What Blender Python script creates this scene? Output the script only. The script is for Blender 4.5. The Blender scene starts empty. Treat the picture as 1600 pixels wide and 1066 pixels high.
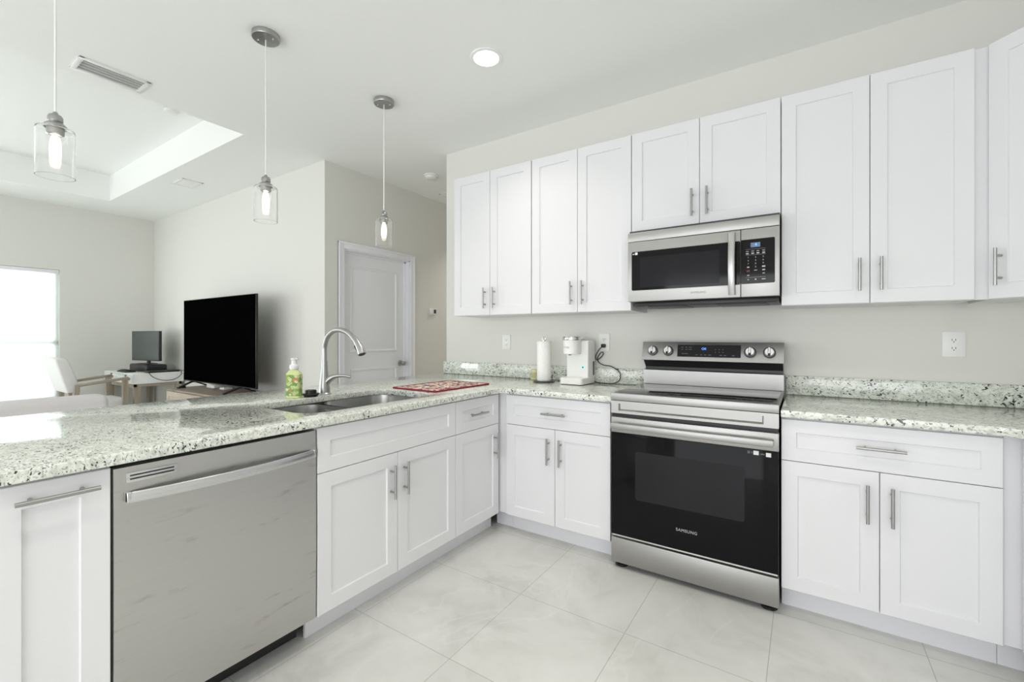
import bpy, bmesh, math, random
from mathutils import Vector, Matrix
R = math.radians
random.seed(7)
scene = bpy.context.scene
col = scene.collection

# ------------------------------------------------------------------ camera
cam_d = bpy.data.cameras.new('camera')
cam_d.sensor_width = 36.0
cam_d.lens = 693.5 / 1600 * 36.0
cam_d.shift_y = -8.0 / 1600
cam_d.clip_start = 0.05
cam = bpy.data.objects.new('camera', cam_d)
col.objects.link(cam)
cam.location = (1.604, -2.925, 1.224)
cam.rotation_euler = (R(90), 0, R(33.37))
scene.camera = cam

# ------------------------------------------------------------------ world, view, daylight
scene.view_settings.view_transform = 'Standard'
scene.view_settings.look = 'None'
scene.view_settings.gamma = 1.0
scene.view_settings.use_curve_mapping = False
scene.view_settings.exposure = 0.22
scene.cycles.max_bounces = 14
scene.cycles.diffuse_bounces = 8
scene.cycles.glossy_bounces = 6
scene.cycles.transmission_bounces = 10
scene.cycles.transparent_max_bounces = 10
scene.cycles.sample_clamp_indirect = 6.0
scene.cycles.caustics_reflective = False
scene.cycles.caustics_refractive = False
scene.cycles.use_denoising = True

world = bpy.data.worlds.new('daylight_sky')
scene.world = world
world.use_nodes = True
wb = world.node_tree.nodes['Background']
wb.inputs[0].default_value = (0.93, 0.97, 1.0, 1)
wb.inputs[1].default_value = 1.6


def area(name, loc, rot, sx, sy, power, color=(1, 1, 1)):
    d = bpy.data.lights.new(name, 'AREA')
    d.shape = 'RECTANGLE'
    d.size, d.size_y, d.energy, d.color = sx, sy, power, color
    o = bpy.data.objects.new(name, d)
    col.objects.link(o)
    o.location, o.rotation_euler = loc, rot
    return o


# two fill panels added at unseen rear openings, then daylight at the left-hand windows
area('added_kitchen_fill', (1.15, -5.93, 1.15), (R(90), 0, 0), 3.2, 2.1, 48, (0.98, 0.985, 1.0))
area('added_living_fill', (-3.6, -5.93, 1.3), (R(90), 0, 0), 3.6, 1.7, 21, (0.97, 1.0, 0.99))
area('daylight_side_window', (-5.86, -3.9, 1.25), (0, R(-90), 0), 1.5, 1.0, 34, (0.97, 1.0, 1.0))
area('daylight_near_window', (-6.5, -1.93, 1.35), (0, R(-90), 0), 2.0, 1.6, 105, (0.95, 1.0, 0.99))


# ------------------------------------------------------------------ materials
def newmat(name):
    m = bpy.data.materials.new(name)
    m.use_nodes = True
    nt = m.node_tree
    return m, nt, nt.nodes['Principled BSDF']


def N(nt, typ, **kw):
    n = nt.nodes.new(typ)
    for k, v in kw.items():
        if k in n.inputs.keys():
            n.inputs[k].default_value = v
        else:
            setattr(n, k, v)
    return n


def mix(nt, fac, a, b, blend='MIX'):
    n = nt.nodes.new('ShaderNodeMix')
    n.data_type = 'RGBA'
    n.blend_type = blend
    for i, v in ((0, fac), (6, a), (7, b)):
        if isinstance(v, (float, int)):
            n.inputs[i].default_value = v
        elif isinstance(v, tuple):
            n.inputs[i].default_value = (*v, 1) if len(v) == 3 else v
        else:
            nt.links.new(v, n.inputs[i])
    return n.outputs[2]


def ramp(nt, src, stops, interp='LINEAR'):
    n = nt.nodes.new('ShaderNodeValToRGB')
    cr = n.color_ramp
    cr.interpolation = interp
    while len(cr.elements) < len(stops):
        cr.elements.new(0.5)
    for e, (p, c) in zip(cr.elements, stops):
        e.position = p
        e.color = (*c, 1) if len(c) == 3 else c
    nt.links.new(src, n.inputs[0])
    return n.outputs[0]


def coords(nt, scale=(1, 1, 1), rot=(0, 0, 0), loc=(0, 0, 0)):
    tc = nt.nodes.new('ShaderNodeTexCoord')
    mp = nt.nodes.new('ShaderNodeMapping')
    mp.inputs['Scale'].default_value = scale
    mp.inputs['Rotation'].default_value = rot
    mp.inputs['Location'].default_value = loc
    nt.links.new(tc.outputs['Object'], mp.inputs[0])
    return mp.outputs[0]


def bump(nt, b, h, strength=0.1, dist=0.01):
    n = nt.nodes.new('ShaderNodeBump')
    n.inputs['Strength'].default_value = strength
    n.inputs['Distance'].default_value = dist
    nt.links.new(h, n.inputs['Height'])
    nt.links.new(n.outputs[0], b.inputs['Normal'])


def simple(name, c, rough=0.5, metal=0.0, spec=0.5, coat=0.0):
    """plain colour with a faint mottling so the surface is never perfectly even"""
    m, nt, b = newmat(name)
    v = coords(nt)
    n = N(nt, 'ShaderNodeTexNoise', Scale=9.0, Detail=3.0)
    nt.links.new(v, n.inputs['Vector'])
    f = ramp(nt, n.outputs[0], [(0.3, tuple(x * 0.97 for x in c)), (0.7, tuple(min(1, x * 1.02) for x in c))])
    nt.links.new(f, b.inputs['Base Color'])
    b.inputs['Roughness'].default_value = rough
    b.inputs['Metallic'].default_value = metal
    b.inputs['Specular IOR Level'].default_value = spec
    b.inputs['Coat Weight'].default_value = coat
    return m


def emit(name, c, s):
    m, nt, b = newmat(name)
    b.inputs['Base Color'].default_value = (*c, 1)
    b.inputs['Emission Color'].default_value = (*c, 1)
    b.inputs['Emission Strength'].default_value = s
    return m


def paint(name, c, rough=0.75, bumpy=0.04, scale=160):
    m, nt, b = newmat(name)
    v = coords(nt)
    n = N(nt, 'ShaderNodeTexNoise', Scale=float(scale), Detail=3.0)
    nt.links.new(v, n.inputs['Vector'])
    f = ramp(nt, n.outputs[0], [(0.3, tuple(x * 0.985 for x in c)), (0.7, c)])
    nt.links.new(f, b.inputs['Base Color'])
    b.inputs['Roughness'].default_value = rough
    b.inputs['Specular IOR Level'].default_value = 0.3
    bump(nt, b, n.outputs[0], bumpy, 0.004)
    return m


def granite(name):
    m, nt, b = newmat(name)
    v = coords(nt)
    warp = N(nt, 'ShaderNodeTexNoise', Scale=14.0, Detail=3.0)
    nt.links.new(v, warp.inputs['Vector'])
    vm = nt.nodes.new('ShaderNodeVectorMath')
    vm.operation = 'MULTIPLY_ADD'
    vm.inputs[1].default_value = (0.035, 0.035, 0.035)
    nt.links.new(warp.outputs[1], vm.inputs[0])
    nt.links.new(v, vm.inputs[2])
    stretch = nt.nodes.new('ShaderNodeMapping')
    stretch.inputs['Rotation'].default_value = (0.35, 0.5, 0.65)
    stretch.inputs['Scale'].default_value = (1.0, 2.0, 1.3)
    nt.links.new(vm.outputs[0], stretch.inputs[0])
    # cloudy pale ground
    n1 = N(nt, 'ShaderNodeTexNoise', Scale=26.0, Detail=6.0, Roughness=0.65)
    nt.links.new(stretch.outputs[0], n1.inputs['Vector'])
    base = ramp(nt, n1.outputs[0], [(0.30, (0.42, 0.445, 0.40)), (0.42, (0.63, 0.655, 0.60)), (0.55, (0.77, 0.795, 0.735)), (0.75, (0.88, 0.89, 0.85))])
    # mid grey flakes
    n2 = N(nt, 'ShaderNodeTexNoise', Scale=88.0, Detail=4.0, Roughness=0.6)
    nt.links.new(stretch.outputs[0], n2.inputs['Vector'])
    f2 = ramp(nt, n2.outputs[0], [(0.545, (0, 0, 0)), (0.625, (1, 1, 1))])
    c = mix(nt, f2, base, (0.36, 0.375, 0.345))
    # nearly black flecks, in clusters
    n3 = N(nt, 'ShaderNodeTexNoise', Scale=74.0, Detail=2.0, Roughness=0.5)
    st2 = nt.nodes.new('ShaderNodeMapping')
    st2.inputs['Location'].default_value = (3.1, 7.7, 1.9)
    nt.links.new(stretch.outputs[0], st2.inputs[0])
    nt.links.new(st2.outputs[0], n3.inputs['Vector'])
    n4 = N(nt, 'ShaderNodeTexNoise', Scale=9.0, Detail=2.0)
    nt.links.new(v, n4.inputs['Vector'])
    add = nt.nodes.new('ShaderNodeMath')
    add.operation = 'MULTIPLY_ADD'
    add.inputs[1].default_value = 0.28
    nt.links.new(n4.outputs[0], add.inputs[0])
    nt.links.new(n3.outputs[0], add.inputs[2])
    f3 = ramp(nt, add.outputs[0], [(0.76, (0, 0, 0)), (0.80, (1, 1, 1))])
    c = mix(nt, f3, c, (0.03, 0.032, 0.035))
    nt.links.new(c, b.inputs['Base Color'])
    b.inputs['Roughness'].default_value = 0.07
    b.inputs['Specular IOR Level'].default_value = 0.55
    return m


def steel(name, c=(0.455, 0.452, 0.443), rough=0.46, axis='x', smudge=0.0):
    m, nt, b = newmat(name)
    sc = {'x': (2, 300, 300), 'y': (300, 2, 300), 'z': (300, 300, 2)}[axis]
    v = coords(nt, sc)
    n = N(nt, 'ShaderNodeTexNoise', Scale=1.0, Detail=3.0)
    nt.links.new(v, n.inputs['Vector'])
    f = ramp(nt, n.outputs[0], [(0.3, tuple(x * 0.975 for x in c)), (0.7, tuple(min(1, x * 1.02) for x in c))])
    r = ramp(nt, n.outputs[0], [(0.3, (rough * 0.95,) * 3), (0.7, (rough * 1.05,) * 3)])
    if smudge:
        v2 = coords(nt, (1, 1.6, 7.5), (R(24), 0, 0))
        s = N(nt, 'ShaderNodeTexNoise', Scale=3.2, Detail=5.0, Roughness=0.6)
        nt.links.new(v2, s.inputs['Vector'])
        mask = ramp(nt, s.outputs[0], [(0.60, (0, 0, 0)), (0.72, (smudge,) * 3)])
        f = mix(nt, mask, f, (0.30, 0.28, 0.26))
        r = mix(nt, mask, r, (0.5, 0.5, 0.5))
    nt.links.new(f, b.inputs['Base Color'])
    nt.links.new(r, b.inputs['Roughness'])
    b.inputs['Metallic'].default_value = 1.0
    b.inputs['Anisotropic'].default_value = 0.5
    return m


def tile(name):
    m, nt, b = newmat(name)
    P = 0.505
    v = coords(nt, (1, 1, 1), (0, 0, 0), (-0.481, 1.146, 0))
    br = nt.nodes.new('ShaderNodeTexBrick')
    br.offset = 0.0
    br.squash = 1.0
    br.inputs['Scale'].default_value = 1.0
    br.inputs['Brick Width'].default_value = P
    br.inputs['Row Height'].default_value = P
    br.inputs['Mortar Size'].default_value = 0.0016
    br.inputs['Mortar Smooth'].default_value = 0.3
    br.inputs['Color1'].default_value = (1, 1, 1, 1)
    br.inputs['Color2'].default_value = (0.94, 0.94, 0.94, 1)
    br.inputs['Mortar'].default_value = (0.62, 0.62, 0.60, 1)
    nt.links.new(v, br.inputs['Vector'])
    v2 = coords(nt)
    n = N(nt, 'ShaderNodeTexNoise', Scale=2.6, Detail=9.0, Roughness=0.62, Distortion=0.7)
    nt.links.new(v2, n.inputs['Vector'])
    c = ramp(nt, n.outputs[0], [(0.3, (0.53, 0.525, 0.50)), (0.5, (0.64, 0.64, 0.62)), (0.7, (0.70, 0.70, 0.685))])
    n2 = N(nt, 'ShaderNodeTexNoise', Scale=1.3, Detail=6.0, Distortion=1.6)
    nt.links.new(v2, n2.inputs['Vector'])
    vein = ramp(nt, n2.outputs[0], [(0.485, (0, 0, 0)), (0.5, (0.35, 0.35, 0.35)), (0.515, (0, 0, 0))])
    c = mix(nt, vein, c, (0.74, 0.74, 0.725))
    c = mix(nt, 1.0, c, br.outputs[0], 'MULTIPLY')
    nt.links.new(c, b.inputs['Base Color'])
    b.inputs['Roughness'].default_value = 0.38
    inv = nt.nodes.new('ShaderNodeMath')
    inv.operation = 'SUBTRACT'
    inv.inputs[0].default_value = 1.0
    nt.links.new(br.outputs['Fac'], inv.inputs[1])
    bump(nt, b, inv.outputs[0], 0.3, 0.002)
    return m


def wood(name, c1, c2, axis='x'):
    m, nt, b = newmat(name)
    sc = {'x': (1.2, 22, 22), 'y': (22, 1.2, 22), 'z': (22, 22, 1.2)}[axis]
    v = coords(nt, sc)
    n = N(nt, 'ShaderNodeTexNoise', Scale=1.6, Detail=6.0, Distortion=0.6)
    nt.links.new(v, n.inputs['Vector'])
    f = ramp(nt, n.outputs[0], [(0.3, c1), (0.7, c2)])
    nt.links.new(f, b.inputs['Base Color'])
    b.inputs['Roughness'].default_value = 0.55
    return m


def fabric(name, c, scale=260):
    m, nt, b = newmat(name)
    v = coords(nt)
    n = N(nt, 'ShaderNodeTexNoise', Scale=float(scale), Detail=2.0)
    nt.links.new(v, n.inputs['Vector'])
    f = ramp(nt, n.outputs[0], [(0.3, tuple(x * 0.92 for x in c)), (0.7, c)])
    nt.links.new(f, b.inputs['Base Color'])
    b.inputs['Roughness'].default_value = 0.9
    b.inputs['Specular IOR Level'].default_value = 0.15
    bump(nt, b, n.outputs[0], 0.15, 0.003)
    return m


def floral(name, ground, petals, scale, dark):
    """patches of petal colours on a coloured ground: printed cloth or label"""
    m, nt, b = newmat(name)
    v = coords(nt)
    w = N(nt, 'ShaderNodeTexNoise', Scale=scale * 0.8, Detail=2.0)
    nt.links.new(v, w.inputs['Vector'])
    vm = nt.nodes.new('ShaderNodeVectorMath')
    vm.operation = 'MULTIPLY_ADD'
    vm.inputs[1].default_value = (0.6 / scale,) * 3
    nt.links.new(w.outputs[1], vm.inputs[0])
    nt.links.new(v, vm.inputs[2])
    vo = N(nt, 'ShaderNodeTexVoronoi', Scale=float(scale))
    nt.links.new(vm.outputs[0], vo.inputs['Vector'])
    sep = nt.nodes.new('ShaderNodeSeparateColor')
    nt.links.new(vo.outputs['Color'], sep.inputs[0])
    k = len(petals)
    pet = ramp(nt, sep.outputs[0], [(i / k, p) for i, p in enumerate(petals)], 'CONSTANT')
    blob = ramp(nt, vo.outputs['Distance'], [(0.58, (1, 1, 1)), (0.64, (0, 0, 0))])
    c = mix(nt, blob, ground, pet)
    dots = ramp(nt, vo.outputs['Distance'], [(0.08, (1, 1, 1)), (0.12, (0, 0, 0))])
    c = mix(nt, dots, c, dark)
    nt.links.new(c, b.inputs['Base Color'])
    b.inputs['Roughness'].default_value = 0.7
    return m


def glass(name, rough=0.0, tint=(1, 1, 1)):
    m, nt, b = newmat(name)
    b.inputs['Base Color'].default_value = (*tint, 1)
    b.inputs['Transmission Weight'].default_value = 1.0
    b.inputs['Roughness'].default_value = rough
    b.inputs['IOR'].default_value = 1.45
    n = N(nt, 'ShaderNodeTexNoise', Scale=30.0)
    bump(nt, b, n.outputs[0], 0.02, 0.001)
    return m


M = {
    'wall': paint('greige_wall_paint', (0.74, 0.735, 0.70)),
    'ceiling': paint('ceiling_paint', (0.89, 0.90, 0.885), bumpy=0.08, scale=90),
    'trim': paint('white_trim_paint', (0.87, 0.87, 0.91), 0.4, 0.01),
    'cabinet': paint('white_cabinet_paint', (0.765, 0.765, 0.79), 0.32, 0.01),
    'kick': paint('white_toe_kick', (0.76, 0.76, 0.79), 0.4, 0.01),
    'granite': granite('speckled_granite'),
    'steel': steel('brushed_steel'),
    'steel_dw': steel('brushed_steel_smudged', (0.56, 0.555, 0.54), 0.38, 'y', 0.55),
    'steel_y': steel('brushed_steel_bar', (0.66, 0.67, 0.68), 0.26, 'y'),
    'steel_z': steel('brushed_steel_upright', (0.50, 0.50, 0.50), 0.36, 'z'),
    'nickel': simple('brushed_nickel', (0.42, 0.42, 0.415), 0.32, 1.0),
    'sink': simple('sink_steel', (0.50, 0.50, 0.49), 0.26, 1.0),
    'chrome': simple('chrome', (0.75, 0.75, 0.76), 0.08, 1.0),
    'black_glass': simple('black_glass', (0.010, 0.010, 0.011), 0.06, 0.0, 0.22),
    'oven_glass': simple('oven_black_glass', (0.009, 0.009, 0.010), 0.07, 0.0, 0.10),
    'oven_window': simple('oven_window_glass', (0.020, 0.020, 0.023), 0.12, 0.0, 0.15),
    'cooktop': simple('cooktop_glass', (0.022, 0.022, 0.024), 0.06, 0.0, 0.6),
    'black': simple('black_plastic', (0.012, 0.012, 0.013), 0.4),
    'dark': simple('dark_grey_plastic', (0.05, 0.05, 0.055), 0.45),
    'vent_back': simple('vent_shadow_grey', (0.60, 0.61, 0.60), 0.6),
    'grey': simple('grey_plastic', (0.25, 0.25, 0.26), 0.5),
    'print': simple('pale_grey_print', (0.50, 0.50, 0.51), 0.5),
    'print_dim': simple('dim_grey_print', (0.10, 0.10, 0.11), 0.4),
    'print_red': simple('red_print', (0.14, 0.025, 0.025), 0.5),
    'logo_dark': simple('engraved_grey', (0.16, 0.16, 0.16), 0.5),
    'sticker': simple('white_sticker', (0.82, 0.83, 0.85), 0.6),
    'white': simple('white_plastic', (0.84, 0.84, 0.83), 0.35),
    'paper': fabric('paper_towel', (0.90, 0.90, 0.89), 120),
    'tile': tile('floor_tile'),
    'tv': simple('television_screen', (0.0015, 0.0015, 0.0015), 0.6, 0.0, 0.0),
    'monitor': simple('monitor_screen', (0.060, 0.068, 0.064), 0.35, 0.0, 0.5),
    'wood': wood('weathered_wood', (0.28, 0.235, 0.18), (0.42, 0.365, 0.295), 'z'),
    'wood_x': wood('weathered_wood_rail', (0.30, 0.255, 0.20), (0.44, 0.385, 0.31), 'y'),
    'console': wood('light_oak', (0.40, 0.34, 0.265), (0.53, 0.47, 0.385), 'x'),
    'console_top': wood('brown_oak', (0.20, 0.155, 0.115), (0.30, 0.245, 0.19), 'x'),
    'desk': simple('white_desk_paint', (0.84, 0.85, 0.84), 0.4),
    'upholstery': fabric('white_upholstery', (0.80, 0.79, 0.78)),
    'sofa': fabric('pale_sofa_cloth', (0.78, 0.745, 0.755)),
    'mat': floral('red_printed_quilt', (0.26, 0.045, 0.05), [(0.84, 0.66, 0.56), (0.72, 0.52, 0.42), (0.80, 0.74, 0.66), (0.42, 0.10, 0.10), (0.46, 0.46, 0.52), (0.62, 0.60, 0.42), (0.80, 0.60, 0.52), (0.12, 0.12, 0.15)], 38.0, (0.30, 0.06, 0.06)),
    'mat_edge': fabric('red_binding', (0.26, 0.04, 0.05)),
    'label': floral('leaf_and_flower_label', (0.22, 0.38, 0.12), [(0.52, 0.60, 0.28), (0.60, 0.66, 0.32), (0.16, 0.36, 0.06), (0.72, 0.72, 0.46), (0.62, 0.26, 0.12), (0.30, 0.46, 0.10)], 62.0, (0.60, 0.45, 0.2)),
    'soap': simple('pale_green_soap', (0.66, 0.74, 0.34), 0.12),
    'wax': simple('pale_yellow_wax', (0.70, 0.68, 0.42), 0.35),
    'wax_label': simple('olive_label', (0.50, 0.49, 0.27), 0.6),
    'glass': glass('clear_glass'),
    'shade': None,
    'bulb': emit('glowing_filament', (1.0, 0.86, 0.66), 14.0),
    'led': emit('led_diffuser', (1.0, 0.95, 0.88), 9.0),
    'display': emit('blue_display', (0.10, 0.30, 0.95), 1.6),
    'display_dim': emit('blue_display_panel', (0.08, 0.13, 0.20), 0.6),
    'button': emit('teal_button_ring', (0.25, 0.72, 0.80), 0.5),
    'thermo': simple('thermostat_screen', (0.03, 0.035, 0.03), 0.2),
    'green': simple('green_indicator', (0.2, 0.5, 0.2), 0.4),
}
_m, _nt, _b = newmat('sunlit_roller_shade')
_v = coords(_nt, (1, 1, 1))
_n = N(_nt, 'ShaderNodeTexNoise', Scale=300.0)
_nt.links.new(_v, _n.inputs['Vector'])
_f = ramp(_nt, _n.outputs[0], [(0.3, (0.82, 0.85, 0.83)), (0.7, (0.88, 0.90, 0.88))])
_tr = _nt.nodes.new('ShaderNodeBsdfTranslucent')
_df = _nt.nodes.new('ShaderNodeBsdfDiffuse')
_mx = _nt.nodes.new('ShaderNodeMixShader')
_mx.inputs[0].default_value = 0.72
_nt.links.new(_f, _tr.inputs[0])
_nt.links.new(_f, _df.inputs[0])
_nt.links.new(_df.outputs[0], _mx.inputs[1])
_nt.links.new(_tr.outputs[0], _mx.inputs[2])
_nt.links.new(_mx.outputs[0], _nt.nodes['Material Output'].inputs[0])
M['shade'] = _m
_m, _nt, _b = newmat('window_pane_glass')
_tr = _nt.nodes.new('ShaderNodeBsdfTransparent')
_tr.inputs[0].default_value = (0.96, 0.98, 0.97, 1)
_gl = _nt.nodes.new('ShaderNodeBsdfGlossy')
_gl.inputs['Roughness'].default_value = 0.02
_fr = _nt.nodes.new('ShaderNodeFresnel')
_mx = _nt.nodes.new('ShaderNodeMixShader')
_nt.links.new(_fr.outputs[0], _mx.inputs[0])
_nt.links.new(_tr.outputs[0], _mx.inputs[1])
_nt.links.new(_gl.outputs[0], _mx.inputs[2])
_nt.links.new(_mx.outputs[0], _nt.nodes['Material Output'].inputs[0])
M['pane'] = _m


# ------------------------------------------------------------------ mesh helpers
class MB:
    def __init__(self):
        self.bm = bmesh.new()

    def _poly(self, vs):
        try:
            self.bm.faces.new(vs)
        except ValueError:
            pass

    def box(self, x0, x1, y0, y1, z0, z1, bev=0.0, seg=2):
        r = bmesh.ops.create_cube(self.bm, size=1.0)
        vs = r['verts']
        for v in vs:
            v.co = Vector(((x0 + x1) / 2 + v.co.x * (x1 - x0), (y0 + y1) / 2 + v.co.y * (y1 - y0), (z0 + z1) / 2 + v.co.z * (z1 - z0)))
        if bev > 0:
            es = list({e for v in vs for e in v.link_edges})
            bmesh.ops.bevel(self.bm, geom=es, offset=bev, segments=seg, profile=0.5, affect='EDGES')
        return self

    def obox(self, p0, p1, w, h, bev=0.0, up=(0, 0, 1)):
        """a bar of section w x h from p0 to p1"""
        p0, p1 = Vector(p0), Vector(p1)
        d = (p1 - p0)
        L = d.length
        d.normalize()
        s = d.cross(Vector(up))
        if s.length < 1e-4:
            s = d.cross(Vector((1, 0, 0)))
        s.normalize()
        t = s.cross(d)
        n0 = len(self.bm.verts)
        self.box(-w / 2, w / 2, 0, L, -h / 2, h / 2, bev, 1)
        self.bm.verts.ensure_lookup_table()
        mt = Matrix((s, d, t)).transposed()
        for v in self.bm.verts[n0:]:
            v.co = p0 + mt @ v.co
        return self

    def tube(self, pts, r, n=12, cap=True):
        pts = [Vector(p) for p in pts]
        rs = r if isinstance(r, (list, tuple)) else [r] * len(pts)
        rings = []
        prev = None
        for i, p in enumerate(pts):
            d = (pts[min(i + 1, len(pts) - 1)] - pts[max(i - 1, 0)]).normalized()
            if prev is None:
                a = d.orthogonal().normalized()
            else:
                a = (prev - d * prev.dot(d))
                a = a.normalized() if a.length > 1e-6 else d.orthogonal().normalized()
            prev = a
            c = d.cross(a)
            rings.append([self.bm.verts.new(p + (a * math.cos(2 * math.pi * k / n) + c * math.sin(2 * math.pi * k / n)) * rs[i]) for k in range(n)])
        for q, s in zip(rings, rings[1:]):
            for k in range(n):
                self._poly((q[k], q[(k + 1) % n], s[(k + 1) % n], s[k]))
        if cap:
            self._poly(rings[0][::-1])
            self._poly(rings[-1])
        return self

    def cyl(self, p0, p1, r, n=24):
        return self.tube([p0, p1], r, n)

    def lathe(self, prof, c=(0, 0, 0), n=32, axis='z', close=False):
        """prof: (radius, height) pairs, turned about an axis through c"""
        c = Vector(c)
        rings = []
        for r, h in prof:
            if r < 1e-6:
                q = [self.bm.verts.new(self._ax(0, 0, h, axis) + c)]
            else:
                q = [self.bm.verts.new(self._ax(r * math.cos(2 * math.pi * k / n), r * math.sin(2 * math.pi * k / n), h, axis) + c) for k in range(n)]
            rings.append(q)
        pairs = list(zip(rings, rings[1:]))
        if close:
            pairs.append((rings[-1], rings[0]))
        for a, b in pairs:
            for k in range(n):
                k2 = (k + 1) % n
                if len(a) == 1 and len(b) == 1:
                    continue
                if len(a) == 1:
                    self._poly((a[0], b[k2], b[k]))
                elif len(b) == 1:
                    self._poly((a[k], a[k2], b[0]))
                else:
                    self._poly((a[k], a[k2], b[k2], b[k]))
        return self

    @staticmethod
    def _ax(x, y, h, axis):
        if axis == 'z':
            return Vector((x, y, h))
        if axis == 'y':      # height runs along -y
            return Vector((x, -h, y))
        return Vector((h, x, y))

    def prism(self, poly, z0, z1, axis='z'):
        """polygon extruded along an axis; 'x': poly is (y,z), 'y': poly is (x,z)"""
        def P(a, b, h):
            return {'z': (a, b, h), 'x': (h, a, b), 'y': (a, h, b)}[axis]
        lo = [self.bm.verts.new(P(a, b, z0)) for a, b in poly]
        hi = [self.bm.verts.new(P(a, b, z1)) for a, b in poly]
        n = len(poly)
        for k in range(n):
            self._poly((lo[k], lo[(k + 1) % n], hi[(k + 1) % n], hi[k]))
        self._poly(lo[::-1])
        self._poly(hi)
        return self

    def loops(self, rings, cap0=False, cap1=False):
        vr = [[self.bm.verts.new(p) for p in q] for q in rings]
        for a, b in zip(vr, vr[1:]):
            n = len(a)
            for k in range(n):
                self._poly((a[k], a[(k + 1) % n], b[(k + 1) % n], b[k]))
        if cap0:
            self._poly(vr[0][::-1])
        if cap1:
            self._poly(vr[-1])
        return self

    def shaker(self, x0, x1, z0, z1, yf=-0.02, t=0.02, st=0.06, dep=0.008, ch=0.0015, slope=0.003):
        """shaker front facing -y: flat frame round a sunk panel"""
        def rect(i, y):
            return [(x0 + i, y, z0 + i), (x1 - i, y, z0 + i), (x1 - i, y, z1 - i), (x0 + i, y, z1 - i)]
        self.loops([rect(0, yf + t), rect(0, yf + ch), rect(ch, yf), rect(st, yf), rect(st + slope, yf + dep)], True, True)
        return self


XF = {}


def part(name, mb, mat, parent=None, label=None, local=False, angle=35, stuff=False):
    bm = mb.bm
    root_xf = XF.get(parent.name) if parent else None
    if root_xf is not None and not local:
        bmesh.ops.transform(bm, matrix=root_xf.inverted(), verts=bm.verts)
    bmesh.ops.recalc_face_normals(bm, faces=bm.faces)
    me = bpy.data.meshes.new(name)
    bm.to_mesh(me)
    bm.free()
    if isinstance(mat, (list, tuple)):
        for q in mat:
            me.materials.append(M[q])
    else:
        me.materials.append(M[mat])
    me.polygons.foreach_set('use_smooth', [True] * len(me.polygons))
    me.set_sharp_from_angle(angle=R(angle))
    o = bpy.data.objects.new(name, me)
    col.objects.link(o)
    if parent:
        o.parent = parent
        XF[o.name] = root_xf.copy() if root_xf is not None else Matrix.Identity(4)
    else:
        XF[o.name] = Matrix.Identity(4)
    if label:
        o['label'] = label
    if stuff:
        o['kind'] = 'stuff'
    return o


def thing(name, label, cat, loc=(0, 0, 0), rz=0.0, group=None):
    o = bpy.data.objects.new(name, None)
    o.empty_display_size = 0.1
    col.objects.link(o)
    o.location = loc
    o.rotation_euler = (0, 0, rz)
    o['label'] = label
    o['category'] = cat
    if group:
        o['group'] = group
    XF[o.name] = Matrix.Translation(loc) @ Matrix.Rotation(rz, 4, 'Z')
    return o


def tag(o, label, cat, group=None):
    o['label'] = label
    o['category'] = cat
    if group:
        o['group'] = group
    return o


def solo(name, mb, mat, label, cat, loc=(0, 0, 0), group=None, angle=35):
    """a thing that is one mesh, its origin at loc (geometry given in room coordinates)"""
    bmesh.ops.translate(mb.bm, verts=mb.bm.verts, vec=-Vector(loc))
    o = part(name, mb, mat, angle=angle)
    o.location = loc
    XF[o.name] = Matrix.Translation(loc)
    return tag(o, label, cat, group)


def struct(name, mb, mat, parent=None):
    o = part(name, mb, mat, parent)
    if not parent:
        o['kind'] = 'structure'
    return o


def dup(root, loc, rz=None, label=None):
    r = root.copy()
    col.objects.link(r)
    r.location = loc
    if rz is not None:
        r.rotation_euler = (0, 0, rz)
    if label:
        r['label'] = label
    for ch in list(root.children):
        c = ch.copy()
        col.objects.link(c)
        c.parent = r
        for g in list(ch.children):
            d = g.copy()
            col.objects.link(d)
            d.parent = c
    return r


def curve_mesh(cu):
    """turn a curve datablock into a mesh"""
    o = bpy.data.objects.new('temporary', cu)
    col.objects.link(o)
    dg = bpy.context.evaluated_depsgraph_get()
    me = bpy.data.meshes.new_from_object(o.evaluated_get(dg))
    bpy.data.objects.remove(o)
    return me


def text(name, body, size, mat, parent, loc, rot=(R(90), 0, 0), ext=0.0004, align='CENTER', spacing=1.0, line=1.0, label=None):
    cu = bpy.data.curves.new(name, 'FONT')
    cu.body = body
    cu.size = size
    cu.extrude = ext
    cu.align_x = align
    cu.align_y = 'CENTER'
    cu.space_character = spacing
    cu.space_line = line
    me = curve_mesh(cu)
    bpy.data.curves.remove(cu)
    mb = MB()
    mb.bm.from_mesh(me)
    bpy.data.meshes.remove(me)
    mt = Matrix.Translation(loc) @ Matrix.Rotation(rot[2], 4, 'Z') @ Matrix.Rotation(rot[0], 4, 'X')
    bmesh.ops.transform(mb.bm, matrix=mt, verts=mb.bm.verts)
    return part(name, mb, mat, parent, label)


def slab_mesh(outer, holes, z0, z1, bev=0.004):
    """flat slab with eased edges and cut-outs"""
    cu = bpy.data.curves.new('slab', 'CURVE')
    cu.dimensions = '2D'
    cu.fill_mode = 'BOTH'
    cu.extrude = (z1 - z0) / 2 - bev
    cu.bevel_depth = bev
    cu.bevel_resolution = 2
    cu.offset = -bev
    for poly in [outer] + holes:
        s = cu.splines.new('POLY')
        s.points.add(len(poly) - 1)
        for p, (x, y) in zip(s.points, poly):
            p.co = (x, y, 0, 1)
        s.use_cyclic_u = True
    me = curve_mesh(cu)
    bpy.data.curves.remove(cu)
    mb = MB()
    mb.bm.from_mesh(me)
    bpy.data.meshes.remove(me)
    bmesh.ops.translate(mb.bm, verts=mb.bm.verts, vec=(0, 0, (z0 + z1) / 2))
    bmesh.ops.remove_doubles(mb.bm, verts=mb.bm.verts, dist=1e-5)
    return mb


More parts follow.
